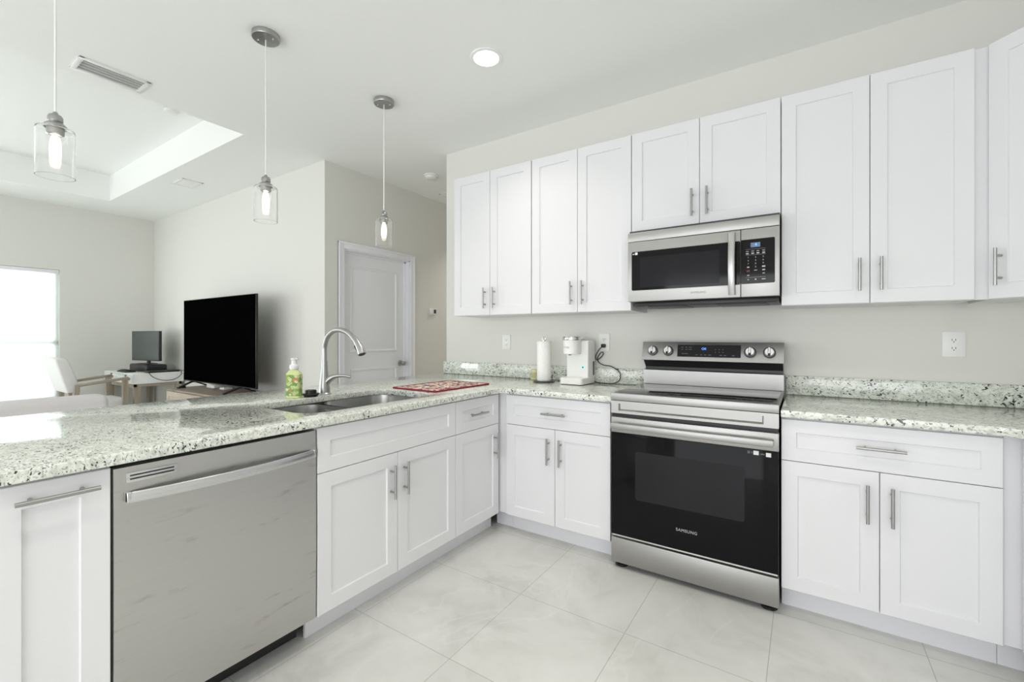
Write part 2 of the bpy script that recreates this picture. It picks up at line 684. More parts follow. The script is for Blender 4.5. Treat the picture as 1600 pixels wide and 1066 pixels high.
def rrect(x0, x1, y0, y1, r, n=8):
    pts = []
    for cx, cy, a0 in ((x1 - r, y1 - r, 0), (x0 + r, y1 - r, 90), (x0 + r, y0 + r, 180), (x1 - r, y0 + r, 270)):
        for k in range(n + 1):
            a = R(a0 + 90 * k / n)
            pts.append((cx + r * math.cos(a), cy + r * math.sin(a)))
    return pts


def catmull(pts, m=6):
    pts = [Vector(p) for p in pts]
    out = []
    for i in range(len(pts) - 1):
        p0, p1, p2, p3 = pts[max(i - 1, 0)], pts[i], pts[i + 1], pts[min(i + 2, len(pts) - 1)]
        for k in range(m):
            t = k / m
            out.append(0.5 * ((2 * p1) + (p2 - p0) * t + (2 * p0 - 5 * p1 + 4 * p2 - p3) * t * t + (3 * p1 - p0 - 3 * p2 + p3) * t ** 3))
    out.append(pts[-1])
    return out


# ------------------------------------------------------------------ room shell
ZC = 2.806          # ceiling
ZT = 3.10           # raised tray ceiling over the living room
XL, XR, YR = -5.90, 2.86, -6.0
XH = -1.995         # wall with the inner door
XK = -1.007         # free end of the kitchen wall
YT = -0.52          # wall behind the television
YE = 2.6

struct('floor', MB().box(XL - 0.12, XR + 0.12, YR - 0.12, YE + 0.12, -0.1, 0), 'tile')
TX0, TX1, TY0, TY1 = -5.19, -2.073, -4.75, -1.175
mb = MB()
mb.box(XL - 0.12, TX0, YR - 0.12, YE, ZC, ZC + 0.1)
mb.box(TX1, XR + 0.12, YR - 0.12, YE, ZC, ZC + 0.1)
mb.box(TX0, TX1, YR - 0.12, TY0, ZC, ZC + 0.1)
mb.box(TX0, TX1, TY1, YE, ZC, ZC + 0.1)
mb.box(TX0 - 0.05, TX0, TY0, TY1, ZC + 0.1, ZT + 0.08)
mb.box(TX1, TX1 + 0.05, TY0, TY1, ZC + 0.1, ZT + 0.08)
mb.box(TX0 - 0.05, TX1 + 0.05, TY0 - 0.05, TY0, ZC + 0.1, ZT + 0.08)
mb.box(TX0 - 0.05, TX1 + 0.05, TY1, TY1 + 0.05, ZC + 0.1, ZT + 0.08)
mb.box(TX0, TX1, TY0, TY1, ZT, ZT + 0.08)
struct('ceiling', mb, 'ceiling')
struct('wall_kitchen', MB().box(XK, XR + 0.12, 0, 0.12, 0, ZC), 'wall')
struct('wall_passage', MB().box(XK, XK + 0.12, 0.12, YE, 0, ZC), 'wall')
struct('wall_passage_end', MB().box(XH - 0.12, XK + 0.12, YE, YE + 0.12, 0, ZC), 'wall')
DY0, DY1, DZ = -0.325, 0.513, 2.045
mb = MB()
mb.box(XH - 0.12, XH, YT, DY0, 0, ZC)
mb.box(XH - 0.12, XH, DY1, YE, 0, ZC)
mb.box(XH - 0.12, XH, DY0, DY1, DZ, ZC)
struct('wall_hall', mb, 'wall')
struct('wall_television', MB().box(XL, XH - 0.12, YT, YT + 0.12, 0, ZC), 'wall')
struct('wall_right', MB().box(XR, XR + 0.12, YR, 0, 0, ZC), 'wall')
WY0, WY1, WZ0, WZ1 = -2.40, -1.455, 0.457, 2.02
mb = MB()
mb.box(XL - 0.12, XL, WY1, YT + 0.12, 0, ZC)
mb.box(XL - 0.12, XL, -3.3, WY0, 0, ZC)
mb.box(XL - 0.12, XL, WY0, WY1, 0, WZ0)
mb.box(XL - 0.12, XL, WY0, WY1, WZ1, ZC)
mb.box(XL - 0.12, XL, YR - 0.12, -4.5, 0, ZC)
mb.box(XL - 0.12, XL, -4.5, -3.3, 0, WZ0)
mb.box(XL - 0.12, XL, -4.5, -3.3, WZ1, ZC)
struct('wall_left', mb, 'wall')
mb = MB()
mb.box(XL, -5.4, YR - 0.12, YR, 0, ZC)
mb.box(-1.8, -0.45, YR - 0.12, YR, 0, ZC)
mb.box(2.75, XR, YR - 0.12, YR, 0, ZC)
mb.box(-5.4, -1.8, YR - 0.12, YR, 0, 0.45)
mb.box(-5.4, -1.8, YR - 0.12, YR, 2.15, ZC)
mb.box(-0.45, 2.75, YR - 0.12, YR, 2.2, ZC)
struct('wall_rear', mb, 'wall')
struct('wall_peninsula', MB().box(-0.76, -0.645, -2.74, -0.002, 0, 0.864), 'wall')

# the living-room window: white frame, rails, sunlit roller shade
w = struct('window_1', MB().box(XL - 0.11, XL - 0.075, WY0, WY0 + 0.045, WZ0, WZ1).box(XL - 0.11, XL - 0.075, WY1 - 0.045, WY1, WZ0, WZ1)
           .box(XL - 0.11, XL - 0.075, WY0, WY1, WZ0, WZ0 + 0.045).box(XL - 0.11, XL - 0.075, WY0, WY1, WZ1 - 0.045, WZ1)
           .box(XL - 0.11, XL - 0.075, WY0, WY1, 1.12, 1.165), 'trim')
part('window_pane', MB().box(XL - 0.097, XL - 0.092, WY0 + 0.03, WY1 - 0.03, WZ0 + 0.03, WZ1 - 0.03), 'pane', w)
part('window_sill', MB().box(XL - 0.07, XL + 0.02, WY0 - 0.02, WY1 + 0.02, WZ0 - 0.022, WZ0, 0.004), 'trim', w)
shade = thing('roller_shade', 'white roller shade glowing with daylight, drawn down over the window', 'window shade', (XL - 0.03, (WY0 + WY1) / 2, WZ0 + 0.02))
part('shade_cloth', MB().box(XL - 0.034, XL - 0.031, WY0 + 0.012, WY1 - 0.012, WZ0 + 0.03, WZ1 - 0.03), 'shade', shade)
part('head_rail', MB().box(XL - 0.055, XL - 0.008, WY0 + 0.004, WY1 - 0.004, WZ1 - 0.045, WZ1 - 0.002, 0.005), 'trim', shade)
part('bottom_bar', MB().box(XL - 0.042, XL - 0.023, WY0 + 0.012, WY1 - 0.012, WZ0 + 0.008, WZ0 + 0.034, 0.004), 'trim', shade)

# the inner door with its casing
d = part('door_1', MB().box(XH - 0.105, XH - 0.07, DY0 + 0.016, DY1 - 0.016, 0.01, DZ - 0.016), 'trim')
d['kind'] = 'structure'


def door_panel(y0, y1, z0, z1):
    X = XH - 0.07
    def rect(i, x):
        return [(x, y0 + i, z0 + i), (x, y1 - i, z0 + i), (x, y1 - i, z1 - i), (x, y0 + i, z1 - i)]
    return MB().loops([rect(0, X - 0.001), rect(0, X + 0.001), rect(0.005, X + 0.010), rect(0.017, X + 0.010), rect(0.027, X + 0.0006), rect(0.036, X + 0.001), rect(0.058, X + 0.007)], True, True)


part('door_panel', door_panel(DY0 + 0.125, DY1 - 0.125, 1.06, 1.905), 'trim', d)
part('door_panel', door_panel(DY0 + 0.125, DY1 - 0.125, 0.22, 0.90), 'trim', d)
k = MB().lathe([(0, 0), (0.032, 0), (0.032, 0.004), (0.026, 0.009), (0.013, 0.012), (0.012, 0.032), (0.022, 0.038), (0.028, 0.048), (0.027, 0.060), (0.018, 0.068), (0, 0.070)], (XH - 0.07, 0.435, 0.93), 28, 'x')
part('door_knob', k, 'nickel', d, 'satin nickel door knob')
CW, CT = 0.062, 0.016


def casing_bar(mb, y0, y1, z0, z1, inner):
    mb.box(XH, XH + CT, y0, y1, z0, z1, 0.004, 2)
    return mb


mb = MB()
mb.box(XH, XH + 0.014, DY0 - CW, DY0 + 0.004, 0, DZ + CW, 0.004)
mb.box(XH, XH + 0.022, DY0 - CW, DY0 - CW + 0.02, 0, DZ + CW, 0.004)
mb.box(XH, XH + 0.014, DY1 - 0.004, DY1 + CW, 0, DZ + CW, 0.004)
mb.box(XH, XH + 0.022, DY1 + CW - 0.02, DY1 + CW, 0, DZ + CW, 0.004)
mb.box(XH, XH + 0.0138, DY0 - CW, DY1 + CW, DZ - 0.004, DZ + CW, 0.004)
mb.box(XH, XH + 0.0218, DY0 - CW, DY1 + CW, DZ + CW - 0.02, DZ + CW, 0.004)
mb.box(XH - 0.12, XH, DY0, DY0 + 0.014, 0, DZ)
mb.box(XH - 0.12, XH, DY1 - 0.014, DY1, 0, DZ)
mb.box(XH - 0.12, XH, DY0, DY1, DZ - 0.014, DZ)
mb.box(XH - 0.07, XH - 0.055, DY1 - 0.03, DY1 - 0.012, 0, DZ)
mb.box(XH - 0.07, XH - 0.055, DY0 + 0.012, DY0 + 0.03, 0, DZ)
mb.box(XH - 0.07, XH - 0.055, DY0, DY1, DZ - 0.03, DZ - 0.012)
struct('trim_1', mb, 'trim')
struct('baseboard_hall', MB().box(XH, XH + 0.014, DY1 + CW, YE, 0, 0.10, 0.003).box(XH, XH + 0.014, YT, DY0 - CW, 0, 0.10, 0.003), 'trim')
struct('baseboard_television', MB().box(XL, XH, YT - 0.014, YT, 0, 0.10, 0.003), 'trim')
struct('baseboard_left', MB().box(XL, XL + 0.014, YR, YT - 0.014, 0, 0.10, 0.003), 'trim')


# ------------------------------------------------------------------ cabinets
YB = -0.61          # carcass front of the base run; doors stand 20 mm proud
YU = -0.305         # carcass front of the wall cabinets
UB, UT = 1.3746, 2.424
BD = 0.1118         # bottom of the base doors
ZS = 0.6763         # split between drawer and doors
ZD = 0.8576         # top of the drawers


def handle(mb, a, b, out, r=0.006, inset=0.03):
    """bar pull: round bar from a to b, standing off by the vector out on two posts"""
    a, b, out = Vector(a), Vector(b), Vector(out)
    d = (b - a).normalized()
    mb.cyl(a + out, b + out, r, 14)
    for p in (a + d * inset, b - d * inset):
        mb.cyl(p, p + out, r * 0.8, 10)
    return mb


def vpull(x, zc, L=0.154, yf=-0.02):
    return handle(MB(), (x, yf, zc - L / 2), (x, yf, zc + L / 2), (0, -0.032, 0))


def hpull(xc, z, L=0.155, yf=-0.02):
    return handle(MB(), (xc - L / 2, yf, z), (xc + L / 2, yf, z), (0, -0.032, 0))


def base_cabinet(label, loc, rz, w, fronts, depth=0.59, kick=True, name='base_cabinet', hollow=False):
    """local frame: carcass front at y=0, facing -y, floor at z=0"""
    t = thing(name, label, 'cabinet', loc, rz)
    z0 = BD - 0.004
    if hollow:      # open box: sides, floor, back and a front rail, so that the bowls hang inside
        mb = MB().box(0, 0.016, 0, depth, z0, 0.866).box(w - 0.016, w, 0, depth, z0, 0.866).box(0.016, w - 0.016, 0, depth, z0, z0 + 0.016)
        mb.box(0.016, w - 0.016, depth - 0.012, depth, z0 + 0.016, 0.866).box(0.016, w - 0.016, 0, 0.016, 0.64, 0.866)
        part('carcass', mb, 'cabinet', t, local=True)
    else:
        part('carcass', MB().box(0, w, 0, depth, z0, 0.866), 'cabinet', t, local=True)
    if kick:
        part('toe_kick', MB().box(0, w, 0.062, 0.075, 0, BD - 0.004), 'kick', t, local=True)
    for f in fronts:
        kind, x0, x1, z0, z1 = f[:5]
        st = f[6] if len(f) > 6 else 0.06
        p = part('drawer' if kind == 'drawer' else ('door' if kind == 'door' else 'false_front'), MB().shaker(x0, x1, z0, z1, st=st), 'cabinet', t, local=True)
        h = f[5]
        if h:
            if h[0] == 'v':
                part('handle', vpull(h[1], h[2]), 'nickel', p, 'brushed nickel bar pull', local=True)
            else:
                part('handle', hpull(h[1], h[2], h[3] if len(h) > 3 else 0.155), 'nickel', p, 'brushed nickel bar pull', local=True)
    return t


HB = 0.548      # height of the middle of the base-door pulls
# peninsula run: doors face +x, front plane x = 0; local x runs along +y
def pen(label, y0, y1, fronts, name='base_cabinet'):
    fr = []
    for f in fronts:
        f = list(f)
        f[1] -= y0
        f[2] -= y0
        if f[5]:
            f[5] = (f[5][0], f[5][1] - y0) + tuple(f[5][2:])
        fr.append(f)
    return base_cabinet(label, (-0.02, y0, 0), R(90), y1 - y0, fr, 0.61, name=name, hollow=name == 'sink_cabinet')


pen('narrow white pull-out cabinet with a horizontal pull, left of the dishwasher', -2.745, -2.508,
    [('door', -2.738, -2.510, BD, ZD, ('h', -2.616, 0.818))], 'pullout_cabinet')
pen('white sink cabinet with a wide blank front over two doors', -1.886, -1.052,
    [('false_front', -1.8835, -1.054, ZS + 0.0015, ZD, None, 0.055),
     ('door', -1.8835, -1.4716, BD, ZS - 0.0015, ('v', -1.513, HB)),
     ('door', -1.4686, -1.054, BD, ZS - 0.0015, ('v', -1.432, HB))], 'sink_cabinet')
pen('narrow white one-door cabinet under the red mat, in the inner corner', -1.0515, -0.612,
    [('drawer', -1.050, -0.640, ZS + 0.0015, ZD, ('h', -0.868, 0.770), 0.055),
     ('door', -1.050, -0.640, BD, ZS - 0.0015, ('v', -0.692, HB))])


def back(label, x0, x1, fronts, name='base_cabinet', depth=0.59):
    fr = []
    for f in fronts:
        f = list(f)
        f[1] -= x0
        f[2] -= x0
        if f[5]:
            f[5] = (f[5][0], f[5][1] - x0) + tuple(f[5][2:])
        fr.append(f)
    return base_cabinet(label, (x0, YB, 0), 0, x1 - x0, fr, depth, name=name)


back('white base cabinet with two doors and a drawer below the coffee maker', 0.048, 0.731,
     [('drawer', 0.0506, 0.7285, ZS + 0.0015, ZD, ('h', 0.392, 0.767), 0.055),
      ('door', 0.0506, 0.3890, BD, ZS - 0.0015, ('v', 0.352, HB)),
      ('door', 0.3920, 0.7285, BD, ZS - 0.0015, ('v', 0.431, HB))])
back('white base cabinet with two doors and a wide drawer right of the range', 1.518, 2.2025,
     [('drawer', 1.5195, 2.1995, ZS + 0.0015, ZD, ('h', 1.857, 0.772), 0.055),
      ('door', 1.5195, 1.8546, BD, ZS - 0.0015, ('v', 1.816, HB)),
      ('door', 1.8576, 2.1995, BD, ZS - 0.0015, ('v', 1.893, HB))])
# fillers and the start of the run on the right-hand wall
def filler(label, x0, x1, y0, y1, z0, z1, kick=None):
    t = thing('cabinet_filler', label, 'cabinet filler', ((x0 + x1) / 2, (y0 + y1) / 2, z0 if kick is None else 0))
    part('filler_strip', MB().box(x0, x1, y0, y1, z0, z1, 0.001, 1), 'cabinet', t)
    if kick:
        part('toe_kick', MB().box(*kick), 'kick', t)
    return t


filler('white filler strip in the inner corner between the two base runs', -0.0195, 0.0465, YB - 0.0, YB + 0.02, BD - 0.004, 0.866, (-0.08, 0.0465, YB + 0.063, YB + 0.076, 0, BD - 0.004))
filler('white filler strip right of the wide-drawer base cabinet', 2.204, 2.262, YB, YB + 0.02, BD - 0.004, 0.866, (2.204, 2.33, YB + 0.0631, YB + 0.076, 0, BD - 0.004))
t = thing('base_cabinet', 'white base cabinet on the right-hand wall, only its edge in view', 'cabinet', (2.265, YB - 0.005, 0), R(-90))
part('carcass', MB().box(0.0, 0.90, 0.0, 0.59, BD - 0.004, 0.866), 'cabinet', t, local=True)
part('toe_kick', MB().box(0.0, 0.90, 0.062, 0.075, 0, BD - 0.004), 'kick', t, local=True)
_d = part('drawer', MB().shaker(0.02, 0.897, ZS + 0.0015, ZD, st=0.055), 'cabinet', t, local=True)
part('handle', hpull(0.46, 0.77), 'nickel', _d, 'brushed nickel bar pull', local=True)
_d = part('door', MB().shaker(0.02, 0.457, BD, ZS - 0.0015), 'cabinet', t, local=True)
part('handle', vpull(0.42, HB), 'nickel', _d, 'brushed nickel bar pull', local=True)
_d = part('door', MB().shaker(0.46, 0.897, BD, ZS - 0.0015), 'cabinet', t, local=True)
part('handle', vpull(0.50, HB), 'nickel', _d, 'brushed nickel bar pull', local=True)


def wall_cabinet(label, x0, x1, z0, z1, split, hx, hz):
    t = thing('wall_cabinet', label, 'cabinet', (x0, YU, z0))
    part('carcass', MB().box(0, x1 - x0, 0, -YU - 0.001, 0.0, z1 - z0), 'cabinet', t, local=True)
    for a, b, h in ((x0 + 0.0015, split - 0.0015, hx[0]), (split + 0.0015, x1 - 0.0015, hx[1])):
        p = part('door', MB().shaker(a - x0, b - x0, 0.0015, z1 - z0 - 0.0015), 'cabinet', t, local=True)
        part('handle', vpull(h - x0, hz - z0, 0.150), 'nickel', p, 'brushed nickel bar pull', local=True)
    return t


wall_cabinet('tall white two-door wall cabinet nearest the inner doorway', -0.640, 0.0475, UB, UT, -0.301, (-0.341, -0.259), 1.498)
wall_cabinet('tall white two-door wall cabinet above the coffee maker', 0.0515, 0.7425, UB, UT, 0.392, (0.352, 0.431), 1.498)
wall_cabinet('short white two-door wall cabinet above the microwave', 0.7445, 1.5055, 1.838, UT, 1.1235, (1.087, 1.164), 1.957)
wall_cabinet('tall white two-door wall cabinet between the microwave and the diagonal corner cabinet', 1.5075, 2.1975, UB, UT, 1.855, (1.816, 1.893), 1.506)
filler('white filler strip beside the diagonal corner wall cabinet', 2.1985, 2.246, YU, YU + 0.02, UB, UT)
# diagonal corner wall cabinet
t = thing('corner_wall_cabinet', 'white diagonal corner wall cabinet cut off by the right edge of the photo', 'cabinet', (2.248, YU, UB), R(-45))
XA = math.hypot(2.858 - 2.248 - 0.305, 2.858 - 2.248 - 0.305)
mb = MB().prism([(2.248, -0.001), (2.248, YU), (2.248 + 0.305, YU - 0.305), (2.858, YU - 0.305), (2.858, -0.001)], UB, UT)
part('carcass', mb, 'cabinet', t)
p = part('door', MB().shaker(0.004, XA - 0.004, 0.0015, UT - UB - 0.0015), 'cabinet', t, local=True)
part('handle', vpull(0.045, 0.128, 0.150), 'nickel', p, 'brushed nickel bar pull', local=True)

# ------------------------------------------------------------------ worktops
Z0, Z1 = 0.868, 0.900
CXF, CXB = 0.027, -1.062
SY0, SY1, SX0, SX1 = -1.865, -1.095, -0.560, -0.100
outer = [(CXB, -2.79), (CXF, -2.79), (CXF, -0.668), (CXF + 0.013, -0.655), (0.742, -0.655), (0.742, -0.002), (CXB, -0.002)]
hole = rrect(SX0, SX1, SY0, SY1, 0.105)
ct = slab_mesh(outer, [hole[::-1]], Z0, Z1)
solo('granite_worktop', ct, 'granite', 'speckled grey-green granite worktop with the sink cut into it, along peninsula and corner', 'countertop', (-0.5, -1.4, Z0))
arc = [(2.18 + 0.06 * math.sin(R(a)), -0.715 + 0.06 * math.cos(R(a))) for a in range(0, 91, 10)]
outer = [(1.518, -0.655)] + arc + [(2.24, -1.53), (2.858, -1.53), (2.858, -0.002), (1.518, -0.002)]
solo('granite_worktop', slab_mesh(outer, [], Z0, Z1), 'granite', 'speckled granite worktop on the right of the range', 'countertop', (2.2, -0.4, Z0))
solo('granite_backsplash', MB().box(-1.025, 0.742, -0.022, -0.001, Z1, 1.003, 0.003), 'granite', 'low granite backsplash strip behind the coffee maker and paper towels', 'backsplash', (-0.14, -0.01, Z1))
solo('granite_backsplash', MB().box(1.518, 2.834, -0.022, -0.001, Z1, 1.003, 0.003), 'granite', 'low granite backsplash strip on the right of the range', 'backsplash', (2.2, -0.01, Z1))
# grey build-up strip under the stone
# ------------------------------------------------------------------ sink and tap
sink = thing('kitchen_sink', 'stainless double-bowl sink set under the granite peninsula', 'sink', (-0.33, -1.48, 0.70))
def bowl(y0, y1):
    x0, x1 = SX0 - 0.008, SX1 + 0.008
    rings = []
    for ins, z, r in ((0.0, 0.866, 0.10), (0.004, 0.80, 0.10), (0.010, 0.73, 0.095), (0.022, 0.695, 0.09), (0.05, 0.682, 0.075), (0.12, 0.677, 0.03)):
        rings.append([(x, y, z) for x, y in rrect(x0 + ins, x1 - ins, y0 + ins, y1 - ins, max(0.012, min(r, (y1 - y0) / 2 - ins - 0.004)))])
    return MB().loops(rings, False, True)


YM = -1.535
for y0, y1 in ((SY0 - 0.008, YM - 0.011), (YM + 0.011, SY1 + 0.008)):
    b_ = part('bowl', bowl(y0, y1), 'sink', sink, angle=60)
    part('drain', MB().lathe([(0, 0.0), (0.02, 0.0), (0.034, 0.003), (0.044, 0.004), (0.046, 0.0015), (0.046, -0.002)], (-0.34, (y0 + y1) / 2, 0.679), 24), 'chrome', b_)
part('bowl_divider', MB().box(SX0 - 0.006, SX1 + 0.006, YM - 0.013, YM + 0.013, 0.80, 0.852, 0.008), 'sink', sink)

FX, FY = -0.622, -1.44
tap = thing('kitchen_tap', 'brushed nickel gooseneck pull-down tap behind the sink', 'tap', (FX, FY, Z1))
part('tap_body', MB().lathe([(0, 0), (0.036, 0), (0.036, 0.004), (0.031, 0.010), (0.029, 0.04), (0.024, 0.085), (0.0185, 0.13), (0.0165, 0.17), (0.0162, 0.182), (0.0155, 0.186), (0.0, 0.186)], (FX, FY, Z1), 28), 'nickel', tap)
neck = catmull([(FX, FY, Z1 + 0.18), (FX, FY, 1.12), (FX + 0.002, FY, 1.165), (FX + 0.03, FY, 1.218), (FX + 0.082, FY, 1.250), (FX + 0.145, FY, 1.256), (FX + 0.21, FY, 1.240), (FX + 0.252, FY, 1.214)], 6)
part('gooseneck', MB().tube(neck, 0.0135, 18), 'nickel', tap, angle=60)
head = [(FX + 0.250, FY, 1.216), (FX + 0.279, FY, 1.192), (FX + 0.309, FY, 1.155), (FX + 0.322, FY, 1.130)]
hd = part('spray_head', MB().tube(catmull(head, 4), [0.0145, 0.0148, 0.0152, 0.0157, 0.0164, 0.017, 0.0178, 0.0186, 0.0195, 0.0202, 0.0208, 0.0212, 0.0214], 20), 'nickel', tap, angle=60)
part('spray_face', MB().cyl((FX + 0.3215, FY, 1.131), (FX + 0.3235, FY, 1.1272), 0.017, 20), 'dark', hd, 'dark nozzle face')
part('spray_button', MB().obox((FX + 0.262, FY, 1.172), (FX + 0.290, FY, 1.140), 0.010, 0.007, 0.002), 'dark', hd, 'dark spray button')
ux, uy = math.cos(R(33)), math.sin(R(33))
lev = [(FX + 0.008 * ux, FY + 0.008 * uy, 0.962), (FX + 0.03 * ux, FY + 0.03 * uy, 0.985), (FX + 0.055 * ux, FY + 0.055 * uy, 0.999)]
part('lever_socket', MB().tube(catmull(lev, 4), [0.021, 0.0205, 0.02, 0.0195, 0.019, 0.018, 0.017, 0.016, 0.0145], 16), 'nickel', tap, angle=60)
lev2 = [(FX + 0.05 * ux, FY + 0.05 * uy, 0.996), (FX + 0.075 * ux, FY + 0.075 * uy, 1.002), (FX + 0.115 * ux, FY + 0.115 * uy, 1.002), (FX + 0.147 * ux, FY + 0.147 * uy, 0.995)]
part('lever', MB().tube(catmull(lev2, 4), [0.0150, 0.0142, 0.0135, 0.0125, 0.0112, 0.0100, 0.0092, 0.0086, 0.0082, 0.0080, 0.0080, 0.0080, 0.0080], 14), 'nickel', tap, angle=60)

solo('sink_stopper', MB().lathe([(0, 0), (0.034, 0), (0.036, 0.006), (0.041, 0.010), (0.043, 0.014), (0.041, 0.017), (0.029, 0.018), (0.0285, 0.034), (0.024, 0.036), (0, 0.036)], (-0.596, -1.537, Z1 + 0.0005), 32), 'black',
     'black rubber sink stopper beside the base of the tap', 'sink stopper', (-0.596, -1.537, Z1))

BX, BY = -0.620, -1.616
soap = thing('soap_dispenser', 'clear soap bottle with leafy green label and white foam pump', 'soap bottle', (BX, BY, Z1), R(33))
mb = MB()
def rr(hx, hy, z, r):
    return [(x, y, z) for x, y in rrect(-hx, hx, -hy, hy, r, 5)]
part('bottle', mb.loops([rr(0.033, 0.019, 0.0005, 0.008), rr(0.036, 0.022, 0.004, 0.010), rr(0.036, 0.022, 0.122, 0.010), rr(0.034, 0.020, 0.131, 0.012), rr(0.024, 0.0185, 0.142, 0.016), rr(0.019, 0.0175, 0.147, 0.0165), rr(0.019, 0.0175, 0.152, 0.0165)], True, True), 'soap', soap, local=True)
part('bottle_label', MB().loops([rr(0.0367, 0.0227, 0.012, 0.0105), rr(0.0367, 0.0227, 0.122, 0.0105)]), 'label', soap, 'green label printed with leaves and flowers', local=True)
part('pump', MB().lathe([(0, 0.150), (0.0215, 0.150), (0.0225, 0.153), (0.0225, 0.166), (0.020, 0.172), (0.0135, 0.176), (0.0125, 0.196), (0.015, 0.198), (0.0165, 0.203), (0.0155, 0.207), (0, 0.208)], (0, 0, 0), 28)
     .box(0.0, 0.021, -0.007, 0.007, 0.199, 0.207, 0.002), 'white', soap, 'white foam pump', local=True)

# quilted mat
mat_ = thing('drying_mat', 'red quilted drying mat printed with pale flowers, right of the sink', 'mat', (-0.325, -0.80, Z1), R(-1.2))
mb = MB()
nx, ny = 12, 18
hx, hy = 0.178, 0.25
top = [[mb.bm.verts.new((-hx + 2 * hx * i / nx, -hy + 2 * hy * j / ny, 0.0075 + 0.0035 * abs(math.sin(i * 1.57)) * abs(math.sin(j * 1.57)) + random.uniform(-.0006, .0006))) for j in range(ny + 1)] for i in range(nx + 1)]
for i in range(nx):
    for j in range(ny):
        mb._poly((top[i][j], top[i + 1][j], top[i + 1][j + 1], top[i][j + 1]))
bot = [mb.bm.verts.new(p) for p in ((-hx, -hy, 0.001), (hx, -hy, 0.001), (hx, hy, 0.001), (-hx, hy, 0.001))]
mb._poly(bot[::-1])
part('quilt', mb, 'mat', mat_, local=True, angle=60)
bind = [(-hx, -hy, 0.0055), (hx, -hy, 0.0055), (hx, hy, 0.0055), (-hx, hy, 0.0055), (-hx, -hy, 0.0055)]
mb = MB()
for a, b in zip(bind, bind[1:]):
    mb.tube([a, b], 0.005, 10)
part('binding', mb, 'mat_edge', mat_, 'dark red edge binding', local=True)
part('hanging_loop', MB().tube(catmull([(0.150, -hy, 0.006), (0.146, -hy - 0.018, 0.004), (0.137, -hy - 0.022, 0.004), (0.130, -hy, 0.006)], 5), 0.0022, 8), 'mat_edge', mat_, local=True)

# ------------------------------------------------------------------ dishwasher
dw = thing('dishwasher', 'stainless steel dishwasher with a bowed bar handle in the peninsula', 'dishwasher', (-0.3, -2.195, 0.0))
DA, DB = -2.5035, -1.890
mb = MB()
n = 16
prof = [(-0.045, 0.1135)] + [(-0.004 * (2 * k / n - 1) ** 2, 0.1135 + (0.851 - 0.1135) * k / n) for k in range(n + 1)] + [(-0.045, 0.851)]
mb.prism([(x, z) for x, z in prof], DA, DB, 'y')
part('dishwasher_door', mb, 'steel_dw', dw, angle=50)
part('tub', MB().box(-0.60, -0.05, DA + 0.004, DB - 0.004, 0.10, 0.860), 'black', dw, 'black tub body')
part('side_trim', MB().box(-0.05, -0.0125, DA - 0.0025, DA + 0.0055, 0.11, 0.853), 'dark', dw, 'dark side trim')
part('kickplate', MB().box(-0.115, -0.105, DA + 0.01, DB - 0.02, 0.012, 0.10), 'black', dw, 'black kickplate')
mb = MB()
n = 24
inner, outr = [], []
for k in range(n + 1):
    u = k / n
    y = DA + 0.026 + (DB - DA - 0.032) * u
    bow = 0.010 + 0.034 * (1 - (2 * u - 1) ** 2)
    zc = 0.7665
    outr.append((y, bow, zc))
rings = []
for y, bow, zc in outr:
    rings.append([(bow - 0.010, y, zc - 0.015), (bow - 0.002, y, zc - 0.016), (bow, y, zc - 0.012), (bow, y, zc + 0.008), (bow - 0.004, y, zc + 0.014), (bow - 0.010, y, zc + 0.013)])
mb.loops(rings, True, True)
mb.box(-0.004, 0.012, DA + 0.026, DA + 0.038, 0.752, 0.781, 0.002)
mb.box(-0.004, 0.012, DB - 0.018, DB - 0.006, 0.752, 0.781, 0.002)
part('handle', mb, 'steel_y', dw, 'bowed steel bar handle', angle=50)
vent = part('vent_plate', MB().box(-0.004, 0.0008, -2.476, -2.352, 0.806, 0.834, 0.001), 'steel_y', dw)
part('vent_slot', MB().box(0.0, 0.0012, -2.468, -2.362, 0.8235, 0.8275).box(0.0, 0.0012, -2.468, -2.362, 0.8135, 0.8175), 'black', vent, 'black vent slots')

# ------------------------------------------------------------------ range
SA, SB = 0.7465, 1.511
YS = -0.665
rg = thing('electric_range', 'stainless electric range with a black glass oven door and rear control panel', 'stove', ((SA + SB) / 2, -0.35, 0))
part('range_body', MB().box(SA + 0.002, SB - 0.002, -0.615, -0.028, 0.03, 0.905), 'dark', rg, 'dark side panels')
part('storage_drawer', MB().box(SA, SB, YS, -0.615, 0.030, 0.160, 0.003), 'steel', rg)
door = part('oven_door', MB().box(SA, SB, YS + 0.001, -0.62, 0.176, 0.716, 0.003), 'oven_glass', rg, 'black glass oven door')
part('door_edge', MB().box(SA + 0.004, SB - 0.004, YS + 0.006, -0.62, 0.168, 0.176), 'chrome', door)
part('oven_window', MB().prism([(x, z) for x, z in rrect(0.876, 1.378, 0.378, 0.628, 0.012, 4)], YS - 0.0003, YS + 0.003, 'y'), 'oven_window', door, 'dim oven window')
part('door_rail', MB().box(SA, SB, YS - 0.001, -0.62, 0.716, 0.796, 0.003), 'steel', door, 'steel top rail')
text('logo_lettering', 'SAMSUNG', 0.020, 'print', door, (1.127, YS - 0.0002, 0.276), spacing=1.12, label='grey maker lettering')
hb = MB()
hb.box(SA + 0.012, SB - 0.018, YS - 0.048, YS - 0.022, 0.741, 0.772, 0.005)
hb.box(SA + 0.012, SA + 0.036, YS - 0.03, YS + 0.001, 0.743, 0.770, 0.003)
hb.box(SB - 0.042, SB - 0.018, YS - 0.03, YS + 0.001, 0.743, 0.770, 0.003)
part('oven_handle', hb, 'steel', door, 'steel bar handle')
part('sticker', MB().box(1.462, 1.482, YS - 0.0006, YS + 0.002, 0.688, 0.706), 'sticker', door, 'small white sticker')
